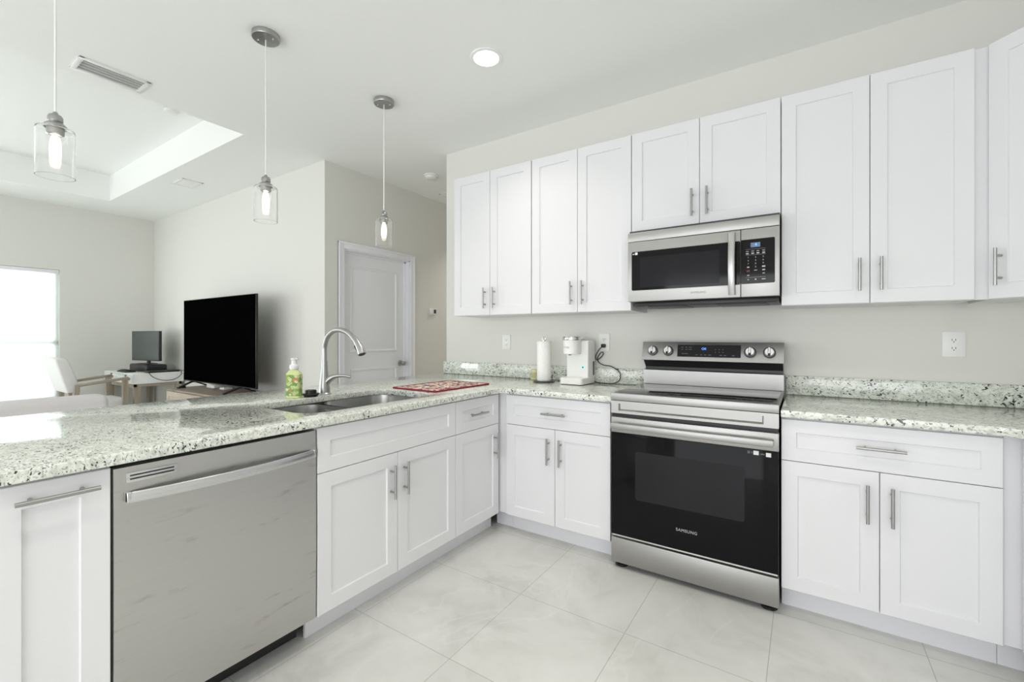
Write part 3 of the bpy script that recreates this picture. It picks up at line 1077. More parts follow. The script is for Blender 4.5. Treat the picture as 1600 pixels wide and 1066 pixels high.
part('sticker', MB().box(1.413, 1.434, YS - 0.0006, YS + 0.002, 0.691, 0.709), 'sticker', door, 'small white sticker')
part('sticker_print', MB().box(1.440, 1.457, YS - 0.0004, YS + 0.002, 0.694, 0.700), 'print_dim', door)
part('sticker_symbol', MB().box(1.389, 1.400, YS - 0.0004, YS + 0.002, 0.694, 0.706), 'print_dim', door)
part('sticker_symbol', MB().box(1.404, 1.409, YS - 0.0004, YS + 0.002, 0.696, 0.705), 'print_dim', door)
part('gap_strip', MB().box(SA + 0.003, SB - 0.003, -0.64, -0.60, 0.160, 0.885), 'black', rg, 'black shadow gap')
# front panel with a long shallow recess
mb = MB()
def rc(i, y, x0=SA, x1=SB, z0=0.817, z1=0.882):
    return [(x0 + i, y, z0 + i), (x1 - i, y, z0 + i), (x1 - i, y, z1 - i), (x0 + i, y, z1 - i)]
mb.loops([rc(0, -0.62), rc(0, YS), rc(0, YS, SA + 0.040, SB - 0.058, 0.830, 0.868), rc(0, YS + 0.012, SA + 0.046, SB - 0.064, 0.838, 0.866)], True, True)
part('front_panel', mb, 'steel', rg)
# cooktop: steel rim, glass
mb = MB()
mb.box(SA - 0.001, SB + 0.001, YS, YS + 0.035, 0.884, 0.922, 0.003)
mb.box(SA - 0.001, SA + 0.012, YS + 0.03, -0.095, 0.905, 0.922, 0.002)
mb.box(SB - 0.012, SB + 0.001, YS + 0.03, -0.095, 0.905, 0.922, 0.002)
part('cooktop_rim', mb, 'steel', rg)
ck = part('cooktop_glass', MB().box(SA + 0.010, SB - 0.010, YS + 0.030, -0.095, 0.905, 0.9235, 0.001), 'cooktop', rg, 'glossy black glass cooktop')
# riser, recess, control panel
part('riser', MB().prism([(-0.095, 0.9238), (-0.095, 1.010), (-0.088, 1.014), (-0.028, 1.014), (-0.028, 0.9238)], SA, SB, 'x'), 'steel', rg)
part('vent_recess', MB().prism([(-0.062, 1.014), (-0.062, 1.03), (-0.108, 1.073), (-0.028, 1.073), (-0.028, 1.014)], SA + 0.004, SB - 0.004, 'x'), 'black', rg, 'black vent recess')
PY0, PY1, PZ0, PZ1 = -0.120, -0.092, 1.073, 1.186
mb = MB().prism([(PY0, PZ0 + 0.002), (PY0 + 0.002, PZ0), (-0.028, PZ0), (-0.028, PZ1), (PY1 + 0.003, PZ1), (PY1, PZ1 - 0.003)], SA - 0.004, SB + 0.001, 'x')
cp = part('control_panel', mb, 'steel', rg)
tilt = math.atan2(PY1 - PY0, PZ1 - PZ0)


def on_panel(x, z, out=0.0):
    f = (z - PZ0) / (PZ1 - PZ0)
    return Vector((x, PY0 + (PY1 - PY0) * f, z)) + Vector((0, -math.cos(tilt), math.sin(tilt))) * out


def panel_box(mb, x0, x1, z0, z1, out):
    c = [on_panel(x0, z0, out), on_panel(x1, z0, out), on_panel(x1, z1, out), on_panel(x0, z1, out)]
    e = [on_panel(x0, z0, -0.002), on_panel(x1, z0, -0.002), on_panel(x1, z1, -0.002), on_panel(x0, z1, -0.002)]
    return mb.loops([e, c], True, True)


dp = part('display_window', panel_box(MB(), 0.957, 1.303, 1.098, 1.170, 0.0012), 'black_glass', cp, 'dark glass display')
text('display_digits', 'OK', 0.019, 'display', cp, on_panel(1.108, 1.146, 0.0016), (R(90) - tilt, 0, 0), label='lit blue display reading')
mb = MB()
for x, z, wd in [(0.985, 1.155, .012), (1.008, 1.155, .010), (1.03, 1.155, .016), (0.985, 1.142, .010), (1.008, 1.142, .012), (1.03, 1.142, .018), (1.0, 1.117, .036), (1.068, 1.111, .014), (1.093, 1.111, .011), (1.115, 1.111, .011), (1.14, 1.111, .014),
                 (1.17, 1.143, .006), (1.19, 1.143, .006), (1.21, 1.143, .006), (1.19, 1.128, .006), (1.21, 1.128, .006), (1.17, 1.128, .006), (1.2, 1.11, .014), (1.222, 1.11, .012), (1.265, 1.11, .014)]:
    panel_box(mb, x - wd / 2, x + wd / 2, z - 0.0022, z + 0.0022, 0.0014)
part('touch_key_print', mb, 'print_dim', cp)
for kx in (0.809, 0.903, 1.350, 1.444):
    c = on_panel(kx, 1.131)
    nrm = Vector((0, -math.cos(tilt), math.sin(tilt)))
    up = Vector((0, math.sin(tilt), math.cos(tilt)))
    kn = MB().tube([c, c + nrm * 0.006], 0.031, 32)
    k_ = part('knob', kn, 'dark', cp, 'control knob with dark collar')
    kn = MB().tube([c + nrm * 0.005, c + nrm * 0.022, c + nrm * 0.026], [0.0255, 0.0245, 0.021], 32)
    kn.obox(c + nrm * 0.030 - up * 0.024, c + nrm * 0.030 + up * 0.024, 0.013, 0.014, 0.003, up=nrm)
    part('knob_cap', kn, 'chrome', k_, 'chrome cap with grip bar', angle=40)
    part('knob_marker', MB().obox(c + nrm * 0.0305 - up * 0.0246, c + nrm * 0.0305 - up * 0.010, 0.0125, 0.0145, 0.001, up=nrm), 'black', k_, 'black marker')
for fx in (SA + 0.04, SB - 0.04):
    for fy in (-0.61, -0.08):
        part('foot', MB().lathe([(0, 0), (0.034, 0), (0.034, 0.012), (0.012, 0.016), (0.012, 0.034), (0, 0.034)], (fx, fy, 0), 20), 'black', rg, 'black levelling foot')

# ------------------------------------------------------------------ microwave
MA, MBX = 0.7485, 1.5035
YM_ = -0.405
mw = thing('microwave_oven', 'stainless over-the-range microwave with black glass door, under the short wall cabinet', 'microwave', ((MA + MBX) / 2, -0.2, 1.385))
part('casing', MB().box(MA + 0.001, MBX - 0.001, YM_ + 0.03, -0.002, 1.4215, 1.832), 'dark', mw, 'dark steel casing')
part('top_band', MB().box(MA, MBX, YM_, YM_ + 0.03, 1.7645, 1.817, 0.003), 'steel', mw)
md = part('microwave_door', MB().box(MA, 1.3335, YM_, YM_ + 0.03, 1.421, 1.7625, 0.003), 'steel', mw)
part('door_glass', MB().prism([(x, z) for x, z in rrect(0.772, 1.3325, 1.484, 1.706, 0.008, 4)], YM_ - 0.0012, YM_ + 0.002, 'y'), 'black_glass', md, 'black door glass')
part('door_screen', MB().box(0.82, 1.235, YM_ - 0.0016, YM_ + 0.001, 1.500, 1.672), 'oven_window', md, 'dim viewing screen')
mb = MB()
n = 16
rings = []
for k in range(n + 1):
    u = k / n
    z = 1.433 + (1.751 - 1.433) * u
    bow = YM_ - 0.016 - 0.026 * (1 - (2 * u - 1) ** 2)
    rings.append([(1.279, bow + 0.008, z), (1.280, bow, z), (1.283, bow - 0.003, z), (1.308, bow - 0.003, z), (1.311, bow, z), (1.312, bow + 0.008, z)])
mb.loops(rings, True, True)
mb.box(1.281, 1.310, YM_ - 0.014, YM_ + 0.001, 1.435, 1.455, 0.002)
mb.box(1.281, 1.310, YM_ - 0.014, YM_ + 0.001, 1.729, 1.749, 0.002)
part('handle', mb, 'steel_z', md, 'bowed upright steel handle', angle=45)
text('logo_lettering', 'SAMSUNG', 0.0155, 'logo_dark', md, (1.131, YM_ - 0.0002, 1.456), spacing=1.12, label='dark maker lettering')
part('sticker', MB().box(0.792, 0.806, YM_ - 0.0016, YM_ + 0.001, 1.688, 1.702), 'sticker', md, 'small white sticker')
part('sticker_print', MB().box(0.777, 0.789, YM_ - 0.0016, YM_ + 0.001, 1.690, 1.696), 'print', md)
mp = part('control_panel', MB().box(1.3355, MBX, YM_, YM_ + 0.03, 1.421, 1.7625, 0.003), 'steel', mw)
part('keypad_glass', MB().prism([(x, z) for x, z in rrect(1.3362, 1.484, 1.486, 1.709, 0.006, 4)], YM_ - 0.0012, YM_ + 0.002, 'y'), 'black_glass', mp, 'black keypad glass')
part('display_window', MB().box(1.379, 1.421, YM_ - 0.0015, YM_ + 0.001, 1.668, 1.691), 'display_dim', mp, 'small blue display')
text('display_digits', '4', 0.021, 'display', mp, (1.402, YM_ - 0.0017, 1.680), label='lit blue digit')
mb = MB()
YK = YM_ - 0.0015
for z in (1.6585, 1.630, 1.5175):
    mb.box(1.357, 1.444, YK, YM_, z, z + 0.0007)
for x in (1.364, 1.388, 1.411, 1.436):
    mb.box(x - 0.006, x + 0.006, YK, YM_, 1.6475, 1.6505)
    mb.box(x - 0.006, x + 0.006, YK, YM_, 1.635, 1.641)
for x, z, wd, h in ((1.368, 1.5695, .010, .006), (1.436, 1.5695, .014, .007), (1.436, 1.5525, .012, .006), (1.401, 1.5525, .013, .003), (1.436, 1.5355, .010, .004), (1.368, 1.5285, .009, .004), (1.368, 1.507, .006, .005), (1.401, 1.507, .007, .006), (1.436, 1.507, .016, .004)):
    mb.box(x - wd / 2, x + wd / 2, YK, YM_, z - h / 2, z + h / 2)
part('key_print', mb, 'print', mp)
part('stop_key', MB().box(1.361, 1.375, YK, YM_, 1.546, 1.555), 'print_red', mp, 'red stop key')
for row, (z, ds) in enumerate(((1.618, '123'), (1.602, '456'), (1.586, '789'))):
    for x, ch in zip((1.368, 1.401, 1.434), ds):
        text('key_digit', ch, 0.0105, 'print', mp, (x, YK, z))
text('key_digit', '0', 0.0105, 'print', mp, (1.401, YK, 1.5695))
# underside: filters and lamp cover hang a little below the casing
part('underside', MB().box(MA + 0.02, MBX - 0.004, YM_ + 0.075, -0.03, 1.397, 1.4225, 0.004), 'black', mw, 'black underside grille')
part('filter', MB().box(MA + 0.09, MA + 0.30, YM_ + 0.095, -0.09, 1.392, 1.398, 0.002), 'dark', mw, 'dark mesh filter')
part('filter', MB().box(MBX - 0.30, MBX - 0.06, YM_ + 0.095, -0.09, 1.392, 1.398, 0.002), 'dark', mw, 'dark mesh filter')

# ------------------------------------------------------------------ things on the back worktop
cm = thing('coffee_maker', 'white single-cup coffee maker with a chrome lid, left of the range', 'coffee maker', (0.325, -0.16, Z1))
CX0, CX1, CYF, CYB = 0.232, 0.398, -0.268, -0.045
def rz_(x0, x1, y0, y1, z, r):
    return [(x, y, z) for x, y in rrect(x0, x1, y0, y1, r, 6)]
part('drip_base', MB().loops([rz_(CX0, CX1, CYF, CYB, 0.9045, 0.022), rz_(CX0, CX1, CYF, CYB, 0.942, 0.022), rz_(CX0 + .003, CX1 - .003, CYF + .003, CYB - .003, 0.945, 0.02)], True, True), 'white', cm)
part('base_foot', MB().loops([rz_(CX0 + .004, CX1 - .004, CYF + .004, CYB - .004, 0.9005, 0.02), rz_(CX0 + .004, CX1 - .004, CYF + .004, CYB - .004, 0.905, 0.02)], True, True), 'dark', cm, 'dark foot rim')
BF = -0.165
part('body', MB().loops([rz_(CX0 + 0.004, CX1 - 0.002, BF, CYB, 0.944, 0.008), rz_(CX0 + 0.004, CX1 - 0.002, BF, CYB, 1.190, 0.008), rz_(CX0 + 0.007, CX1 - 0.005, BF + .003, CYB - .003, 1.193, 0.006)], True, True), 'white', cm)
HX, HY = CX0 + 0.062, BF - 0.036
part('brew_head', MB().lathe([(0, 1.100), (0.050, 1.100), (0.056, 1.104), (0.060, 1.196), (0, 1.196)], (HX, HY, 0), 36).box(HX - 0.053, HX + 0.053, HY, BF + 0.01, 1.104, 1.188, 0.004), 'white', cm)
part('lid', MB().lathe([(0, 1.196), (0.062, 1.196), (0.063, 1.199), (0.063, 1.214), (0.060, 1.219), (0, 1.221)], (HX, HY, 0), 36).box(HX - 0.058, HX + 0.058, HY, HY + 0.075, 1.197, 1.218, 0.004), 'chrome', cm, 'chrome lid')
part('nozzle', MB().cyl((HX - 0.005, HY - 0.02, 1.094), (HX - 0.005, HY - 0.02, 1.102), 0.008, 12), 'black', cm)
text('logo_lettering', 'KEURIG', 0.014, 'print', cm, (HX - 0.012, HY - 0.0585, 1.147), (R(90), 0, R(-6)), label='faint grey maker lettering')
part('power_button', MB().cyl((CX1 - 0.040, BF - 0.0012, 1.012), (CX1 - 0.040, BF + 0.002, 1.012), 0.0105, 24), 'button', cm, 'round teal power button')
part('button_centre', MB().cyl((CX1 - 0.040, BF - 0.0018, 1.012), (CX1 - 0.040, BF + 0.002, 1.012), 0.0058, 20), 'thermo', cm)
part('water_window', MB().box(CX1 - 0.0025, CX1 - 0.0012, -0.085, -0.062, 0.955, 1.05), 'dark', cm, 'dark water level window')
cord = [(0.39, -0.055, 0.912), (0.425, -0.075, 0.906), (0.48, -0.095, 0.9055), (0.535, -0.085, 0.9055), (0.572, -0.060, 0.925), (0.575, -0.042, 0.965), (0.548, -0.032, 0.995), (0.50, -0.020, 1.016), (0.450, -0.018, 1.022), (0.412, -0.018, 1.040), (0.402, -0.019, 1.066), (0.420, -0.020, 1.100), (0.437, -0.021, 1.112), (0.446, -0.022, 1.104), (0.438, -0.024, 1.086), (0.413, -0.026, 1.062), (0.396, -0.027, 1.060), (0.392, -0.028, 1.082), (0.412, -0.030, 1.120), (0.437, -0.030, 1.148), (0.444, -0.024, 1.155)]
part('power_cord', MB().tube(catmull(cord, 6), 0.0032, 8), 'black', cm, 'thin black power cord', angle=60)
part('plug', MB().box(0.430, 0.460, -0.030, -0.0075, 1.143, 1.168, 0.006), 'black', cm, 'black plug')

pt = thing('paper_towel_holder', 'chrome-topped holder standing left of the coffee maker', 'paper towel holder', (0.075, -0.195, Z1))
part('base_ring', MB().lathe([(0, 0.9005), (0.074, 0.9005), (0.076, 0.904), (0.074, 0.908), (0.06, 0.911), (0, 0.911)], (0.075, -0.195, 0), 36), 'dark', pt, 'dark metal base')
part('rod', MB().cyl((0.075, -0.195, 0.905), (0.075, -0.195, 1.193), 0.005, 12).tube([(0.075 + 0.013 * math.sin(a), -0.195, 1.204 - 0.013 * math.cos(a)) for a in [R(x) for x in range(0, 351, 18)]], 0.003, 8), 'chrome', pt, 'chrome rod with a ring on top')
solo('paper_towel_roll', MB().lathe([(0.018, 0.9115), (0.048, 0.9115), (0.0495, 0.916), (0.0495, 1.182), (0.048, 1.186), (0.018, 1.186)], (0.075, -0.195, 0), 40, close=True), 'paper',
     'white paper towel roll on its holder', 'paper towel roll', (0.075, -0.195, 0.9115))
jar = thing('candle_jar', 'small pale yellow candle jar behind the paper towels', 'candle', (-0.065, -0.075, Z1))
part('jar', MB().lathe([(0, 0.9005), (0.031, 0.9005), (0.034, 0.905), (0.034, 0.972), (0.032, 0.976), (0.030, 0.972), (0.030, 0.955), (0, 0.955)], (-0.065, -0.075, 0), 32), 'wax', jar)
part('jar_label', MB().lathe([(0.0343, 0.915), (0.0345, 0.916), (0.0345, 0.953), (0.0343, 0.954)], (-0.065, -0.075, 0), 32), 'wax_label', jar, 'olive paper label')


def outlet(label, xc, zc, w, h):
    t = thing('wall_outlet', label, 'outlet', (xc, 0, zc), 0, 'outlets on the kitchen wall')
    part('cover_plate', MB().box(-w / 2, w / 2, -0.006, -0.0005, -h / 2, h / 2, 0.002), 'white', t, local=True)
    for dz in (0.0195, -0.0195):
        mb = MB().prism([(x, z + dz) for x, z in rrect(-0.017, 0.017, -0.0145, 0.0145, 0.010, 5)], -0.0075, -0.004, 'y')
        s = part('socket', mb, 'white', t, local=True)
        part('slots', MB().box(-0.0075, -0.0050, -0.0079, -0.006, dz - 0.002, dz + 0.0065).box(0.0050, 0.0075, -0.0079, -0.006, dz - 0.002, dz + 0.0065).cyl((0, -0.0079, dz - 0.0075), (0, -0.006, dz - 0.0075), 0.0026, 10), 'dark', s, 'dark slots', local=True)
    return t


outlet('white outlet under the wall cabinet nearest the doorway, left of the paper towels', -0.373, 1.173, 0.078, 0.118)
outlet('white outlet behind the coffee maker cord with the black plug in it', 0.446, 1.180, 0.078, 0.118)
outlet('wide white outlet on the wall right of the range', 2.198, 1.1835, 0.082, 0.122)
th = thing('thermostat', 'small white thermostat with a dark screen right of the inner door', 'thermostat', (XH, 0.867, 1.506))
part('housing', MB().box(XH + 0.0005, XH + 0.022, 0.815, 0.915, 1.468, 1.544, 0.004), 'white', th)
part('screen', MB().box(XH + 0.02, XH + 0.0228, 0.862, 0.902, 1.484, 1.528), 'thermo', th, 'dark screen')

# ------------------------------------------------------------------ ceiling things
pend0 = None
PL = ['nearest clear glass pendant light, its cord running out of the top of the photo', 'clear glass pendant light in the middle of the three over the peninsula', 'clear glass pendant light hanging in front of the white inner door']
for i, py in enumerate((-2.474, -1.690, -0.906)):
    px = -0.757
    if i == 0:
        pend0 = thing('pendant_light', PL[0], 'pendant light', (px, py, ZC), 0, 'pendant lights over the peninsula')
        can = part('canopy', MB().lathe([(0, -0.028), (0.012, -0.028), (0.064, -0.026), (0.066, -0.022), (0.066, -0.0005), (0, -0.0005)], (0, 0, 0), 40), 'nickel', pend0, 'brushed nickel canopy', local=True)
        part('screw', MB().lathe([(0, -0.031), (0.004, -0.031), (0.005, -0.026)], (0.035, 0.02, 0), 10).lathe([(0, -0.031), (0.004, -0.031), (0.005, -0.026)], (-0.035, -0.02, 0), 10), 'chrome', can, local=True)
        part('cord', MB().cyl((0, 0, -0.745), (0, 0, -0.026), 0.0036, 10), 'white', pend0, 'thin white cord', local=True)
        part('cap', MB().lathe([(0, -0.735), (0.006, -0.738), (0.009, -0.745), (0.018, -0.750), (0.022, -0.758), (0.022, -0.772), (0.019, -0.776), (0.027, -0.782), (0.0335, -0.790), (0.0335, -0.797), (0.025, -0.800), (0.025, -0.822), (0.020, -0.826), (0, -0.826)], (0, 0, 0), 36), 'nickel', pend0, 'brushed nickel lamp holder', local=True)
        g = [(0.027, -0.7975), (0.046, -0.799), (0.0535, -0.803), (0.0555, -0.810), (0.0555, -0.982), (0.0530, -0.982), (0.0530, -0.812), (0.0515, -0.806), (0.046, -0.802), (0.027, -0.8005)]
        part('glass_shade', MB().lathe(g, (0, 0, 0), 48, close=True), 'glass', pend0, 'clear glass cylinder', local=True, angle=50)
        part('bulb', MB().lathe([(0, -0.828), (0.011, -0.832), (0.0145, -0.845), (0.0165, -0.870), (0.0165, -0.905), (0.012, -0.922), (0, -0.927)], (0, 0, 0), 24), 'bulb', pend0, 'glowing tubular bulb', local=True, angle=60)
    else:
        dup(pend0, (px, py, ZC), label=PL[i])

dl = thing('recessed_light', 'lit round recessed ceiling light above the worktop corner', 'ceiling light', (0.095, -0.899, ZC))
part('trim_ring', MB().lathe([(0.070, -0.0005), (0.092, -0.0005), (0.090, -0.005), (0.072, -0.007)], (0.095, -0.899, ZC), 48, close=True), 'ceiling', dl)
part('diffuser', MB().lathe([(0, -0.0055), (0.066, -0.0055), (0.0715, -0.004), (0.0715, -0.0005), (0, -0.0005)], (0.095, -0.899, ZC), 40), 'led', dl, 'glowing diffuser')
ld = bpy.data.lights.new('recessed_and_fill_beam', 'AREA')
ld.shape = 'DISK'
ld.size = 0.13
ld.energy = 3.0
ld.spread = R(110)
ld.color = (1.0, 0.93, 0.84)
lo = bpy.data.objects.new('recessed_and_fill_beam', ld)
lo.location = (0.095, -0.899, ZC - 0.012)
col.objects.link(lo)
lc = ld.copy()
lc.energy = 2.6
# added ceiling fill without fixtures: out of view round the camera and in the passage
for i, (lx, ly) in enumerate(((0.85, -1.75), (1.75, -1.75), (0.85, -2.9), (1.75, -2.9), (1.2, -4.4), (-1.5, 1.7))):
    l2 = bpy.data.objects.new('recessed_and_fill_beam', lc)
    l2.location = (lx, ly, (ZT if lx < -2.5 else ZC) - 0.012)
    if ly > 0:
        l2.data = lc.copy()
        l2.data.energy = 6.0
    col.objects.link(l2)
sm = thing('smoke_detector', 'round white smoke detector on the ceiling near the passage', 'smoke detector', (-1.463, 0.289, ZC))
part('base_plate', MB().lathe([(0, -0.0005), (0.073, -0.0005), (0.073, -0.010), (0.066, -0.014), (0, -0.014)], (-1.463, 0.289, ZC), 40), 'white', sm)
part('dome', MB().lathe([(0.058, -0.012), (0.056, -0.030), (0.044, -0.038), (0, -0.040)], (-1.463, 0.289, ZC), 40), 'white', sm)
sd = solo('ceiling_sensor', MB().lathe([(0, -0.0005), (0.048, -0.0005), (0.048, -0.010), (0.04, -0.016), (0, -0.018)], (-2.80, -1.40, ZT), 32), 'white', 'small white disc on the raised tray ceiling, just past its near edge', 'ceiling sensor', (-2.80, -1.40, ZT))


def ceiling_vent(label, x0, x1, y0, y1, along, nslat, zc=ZC, back='vent_back'):
    t = thing('ceiling_vent', label, 'air vent', ((x0 + x1) / 2, (y0 + y1) / 2, zc), 0, 'ceiling air vents')
    f = 0.024
    mb = MB()
    mb.box(x0, x0 + f, y0, y1, zc - 0.009, zc - 0.0005, 0.002)
    mb.box(x1 - f, x1, y0, y1, zc - 0.009, zc - 0.0005, 0.002)
    mb.box(x0, x1, y0, y0 + f, zc - 0.0088, zc - 0.0005, 0.002)
    mb.box(x0, x1, y1 - f, y1, zc - 0.0088, zc - 0.0005, 0.002)
    part('frame', mb, 'white', t)
    part('duct_back', MB().box(x0 + f, x1 - f, y0 + f, y1 - f, zc - 0.0012, zc - 0.0005), back, t, 'grey duct behind the slats')
    mb = MB()
    for k in range(nslat):
        u = (k + 0.5) / nslat
        if along == 'y':
            xc = x0 + f + (x1 - x0 - 2 * f) * u
            mb.obox((xc, y0 + f - 0.002, zc - 0.007), (xc, y1 - f + 0.002, zc - 0.007), 0.016, 0.0015, 0, (0.6, 0, 1))
        else:
            yc = y0 + f + (y1 - y0 - 2 * f) * u
            mb.obox((x0 + f - 0.002, yc, zc - 0.007), (x1 - f + 0.002, yc, zc - 0.007), 0.016, 0.0015, 0, (0, 0.6, 1))
    part('slats', mb, 'white', t)
    return t


ceiling_vent('long white slatted air vent in the ceiling near the nearest pendant', -2.0, -1.806, -2.178, -1.848, 'y', 4)
ceiling_vent('small white air vent in the ceiling above the television', -3.862, -3.592, -1.030, -0.840, 'x', 6, back='grey')
ceiling_vent('white air vent high in the passage, half hidden by the kitchen wall', -1.80, -1.45, 0.76, 1.0, 'x', 6, back='grey')

# ------------------------------------------------------------------ living room
tv = thing('television', 'large black flat television standing on the low oak console', 'television', (-3.41, -0.80, 0.664))
T0, T1, TZ0, TZ1, TYF = -4.188, -2.632, 0.727, 1.618, -0.800
part('screen', MB().box(T0 + 0.006, T1 - 0.006, TYF - 0.001, TYF + 0.004, TZ0 + 0.012, TZ1 - 0.006), 'tv', tv, 'black screen')
part('bezel', MB().box(T0, T1, TYF, TYF + 0.022, TZ0, TZ1, 0.002), 'black', tv)
part('back_cover', MB().loops([[(T0 + .05, TYF + .02, TZ0 + .02), (T1 - .05, TYF + .02, TZ0 + .02), (T1 - .05, TYF + .02, TZ1 - .08), (T0 + .05, TYF + .02, TZ1 - .08)], [(T0 + .15, TYF + .062, TZ0 + .05), (T1 - .12, TYF + .062, TZ0 + .05), (T1 - .12, TYF + .062, TZ1 - .3), (T0 + .15, TYF + .062, TZ1 - .3)]], True, True), 'dark', tv)
for fx in (-3.98, -2.93):
    mb = MB()
    mb.obox((fx, TYF + 0.012, TZ0 + 0.004), (fx + (0.06 if fx < -3.4 else 0.0), -0.955, 0.674), 0.030, 0.014, 0.003)
    mb.obox((fx, TYF + 0.012, TZ0 + 0.004), (fx, -0.655, 0.674), 0.030, 0.014, 0.003)
    mb.box(fx - 0.015, fx + 0.015, TYF + 0.004, TYF + 0.02, TZ0 - 0.01, TZ0 + 0.02)
    part('foot', mb, 'black', tv)
cs = thing('media_console', 'low oak media console under the television', 'tv stand', (-3.26, -0.77, 0))
K0, K1, KY0, KY1, KZ = -4.075, -2.42, -1.0, -0.565, 0.664
part('console_body', MB().box(K0, K1, KY0 + 0.018, KY1, 0.08, KZ - 0.022), 'console', cs)
part('console_top', MB().box(K0 - 0.004, K1 + 0.004, KY0, KY1 + 0.005, KZ - 0.022, KZ, 0.003), 'console_top', cs, 'darker brown top')
for k in range(3):
    a = K0 + 0.004 + (K1 - K0 - 0.008) / 3 * k
    b = a + (K1 - K0 - 0.008) / 3 - 0.004
    p = part('door', MB().shaker(a, b, 0.09, KZ - 0.026, KY0 + 0.0, 0.018, 0.05, 0.005), 'console', cs)
    part('knob', MB().lathe([(0, 0), (0.007, 0), (0.006, 0.012), (0.011, 0.018), (0, 0.022)], (b - 0.03 if k < 2 else a + 0.03, KY0, 0.42), 16, 'y'), 'dark', p)
for lx in (K0 + 0.05, K1 - 0.05):
    for ly in (KY0 + 0.05, KY1 - 0.05):
        part('leg', MB().cyl((lx, ly, 0), (lx, ly, 0.082), 0.02, 14), 'console_top', cs)
solo('white_router', MB().box(-3.80, -3.62, -0.735, -0.635, KZ + 0.0005, KZ + 0.034, 0.008), 'white', 'small white box lying under the television', 'router', (-3.71, -0.685, KZ))
solo('streaming_box', MB().box(-3.50, -3.40, -0.735, -0.65, KZ + 0.0005, KZ + 0.022, 0.005), 'white', 'tiny white box right of the larger white box under the television', 'media box', (-3.45, -0.69, KZ))
solo('cable_puck', MB().lathe([(0, KZ + 0.0005), (0.034, KZ + 0.0005), (0.036, KZ + 0.006), (0.03, KZ + 0.018), (0, KZ + 0.02)], (-4.01, -0.88, 0), 24), 'black', 'small black round device beside the left foot of the television', 'media box', (-4.01, -0.88, KZ))

DX0, DX1, DYF, DYB = -5.885, -4.885, -1.05, -0.54
dk = thing('writing_desk', 'white writing desk with two drawers and wooden legs in the far corner', 'desk', ((DX0 + DX1) / 2, (DYF + DYB) / 2, 0))
part('desk_top', MB().box(DX0, DX1, DYF, DYB, 0.762, 0.780, 0.003), 'desk', dk)
part('desk_case', MB().box(DX0 + 0.004, DX1 - 0.004, DYF + 0.018, DYB - 0.004, 0.660, 0.763, 0.002), 'desk', dk)
for a, b in ((DX0 + 0.004, (DX0 + DX1) / 2 - 0.002), ((DX0 + DX1) / 2 + 0.002, DX1 - 0.004)):
    m_ = (a + b) / 2
    p = part('drawer', MB().prism([(a, 0.662), (b, 0.662), (b, 0.759), (m_ + 0.05, 0.759), (m_ + 0.028, 0.735), (m_ - 0.028, 0.735), (m_ - 0.05, 0.759), (a, 0.759)], DYF + 0.001, DYF + 0.018, 'y'), 'desk', dk)
    part('finger_notch', MB().prism([(m_ + 0.05, 0.760), (m_ + 0.028, 0.735), (m_ - 0.028, 0.735), (m_ - 0.05, 0.760)], DYF + 0.012, DYF + 0.017, 'y'), 'black', p, 'dark finger notch')
for lx in (DX0 + 0.05, DX1 - 0.05):
    for ly in (DYF + 0.05, DYB - 0.05):
        part('leg', MB().loops([[(lx - s, ly - s, z), (lx + s, ly - s, z), (lx + s, ly + s, z), (lx - s, ly + s, z)] for s, z in ((0.018, 0), (0.030, 0.640))], True, True), 'wood', dk, 'weathered wooden leg')
part('apron', MB().box(DX0 + 0.02, DX1 - 0.02, DYF + 0.02, DYF + 0.045, 0.615, 0.6605).box(DX0 + 0.02, DX1 - 0.02, DYB - 0.045, DYB - 0.02, 0.615, 0.6605).box(DX1 - 0.045, DX1 - 0.02, DYF + 0.02, DYB - 0.02, 0.625, 0.6603).box(DX0 + 0.02, DX0 + 0.045, DYF + 0.02, DYB - 0.02, 0.625, 0.6603), 'wood_x', dk, 'wooden apron')

mn = thing('computer_monitor', 'black computer monitor standing on the black box on the desk', 'monitor', (-5.30, -0.795, 0.872), R(8.6))
part('panel', MB().box(-0.305, 0.305, -0.012, 0.018, 0.040, 0.412, 0.003), 'black', mn, local=True)
part('screen', MB().box(-0.298, 0.298, -0.0135, -0.008, 0.052, 0.405), 'monitor', mn, 'dark grey screen', local=True)
part('stand', MB().box(-0.11, 0.11, -0.04, 0.07, 0.0005, 0.010, 0.003).box(-0.03, 0.03, 0.018, 0.035, 0.008, 0.20, 0.003), 'dark', mn, local=True)
solo('black_console_box', MB().box(-5.60, -5.04, -0.88, -0.66, 0.7805, 0.872, 0.02, 3), 'black', 'glossy black box carrying the computer monitor', 'computer', (-5.32, -0.77, 0.78))
solo('computer_mouse', MB().loops([[(x, y, z) for x, y in rrect(-5.55 + i, -5.20 - i, -1.025 + i, -0.915 - i, 0.045, 6)] for i, z in ((0, 0.7805), (0, 0.789), (0.012, 0.800), (0.035, 0.806))], True, True), 'black', 'low black device on the front of the desk, before the monitor', 'computer mouse', (-5.37, -0.96, 0.78))
lp = thing('laptop', 'closed flat black laptop on the right end of the desk', 'laptop', (-5.02, -0.72, 0.78))
part('base', MB().box(-5.045, -4.905, -0.90, -0.58, 0.7805, 0.793, 0.003), 'black', lp)
part('lid', MB().box(-5.045, -4.905, -0.90, -0.58, 0.7935, 0.802, 0.003), 'dark', lp)
part('power_cord', MB().tube(catmull([(-4.915, -0.895, 0.796), (-4.875, -0.90, 0.784), (-4.866, -0.86, 0.73), (-4.866, -0.77, 0.690), (-4.866, -0.66, 0.690), (-4.868, -0.585, 0.735), (-4.88, -0.575, 0.79), (-4.92, -0.60, 0.803)], 6), 0.004, 8), 'black', lp, 'drooping black cord', angle=60)

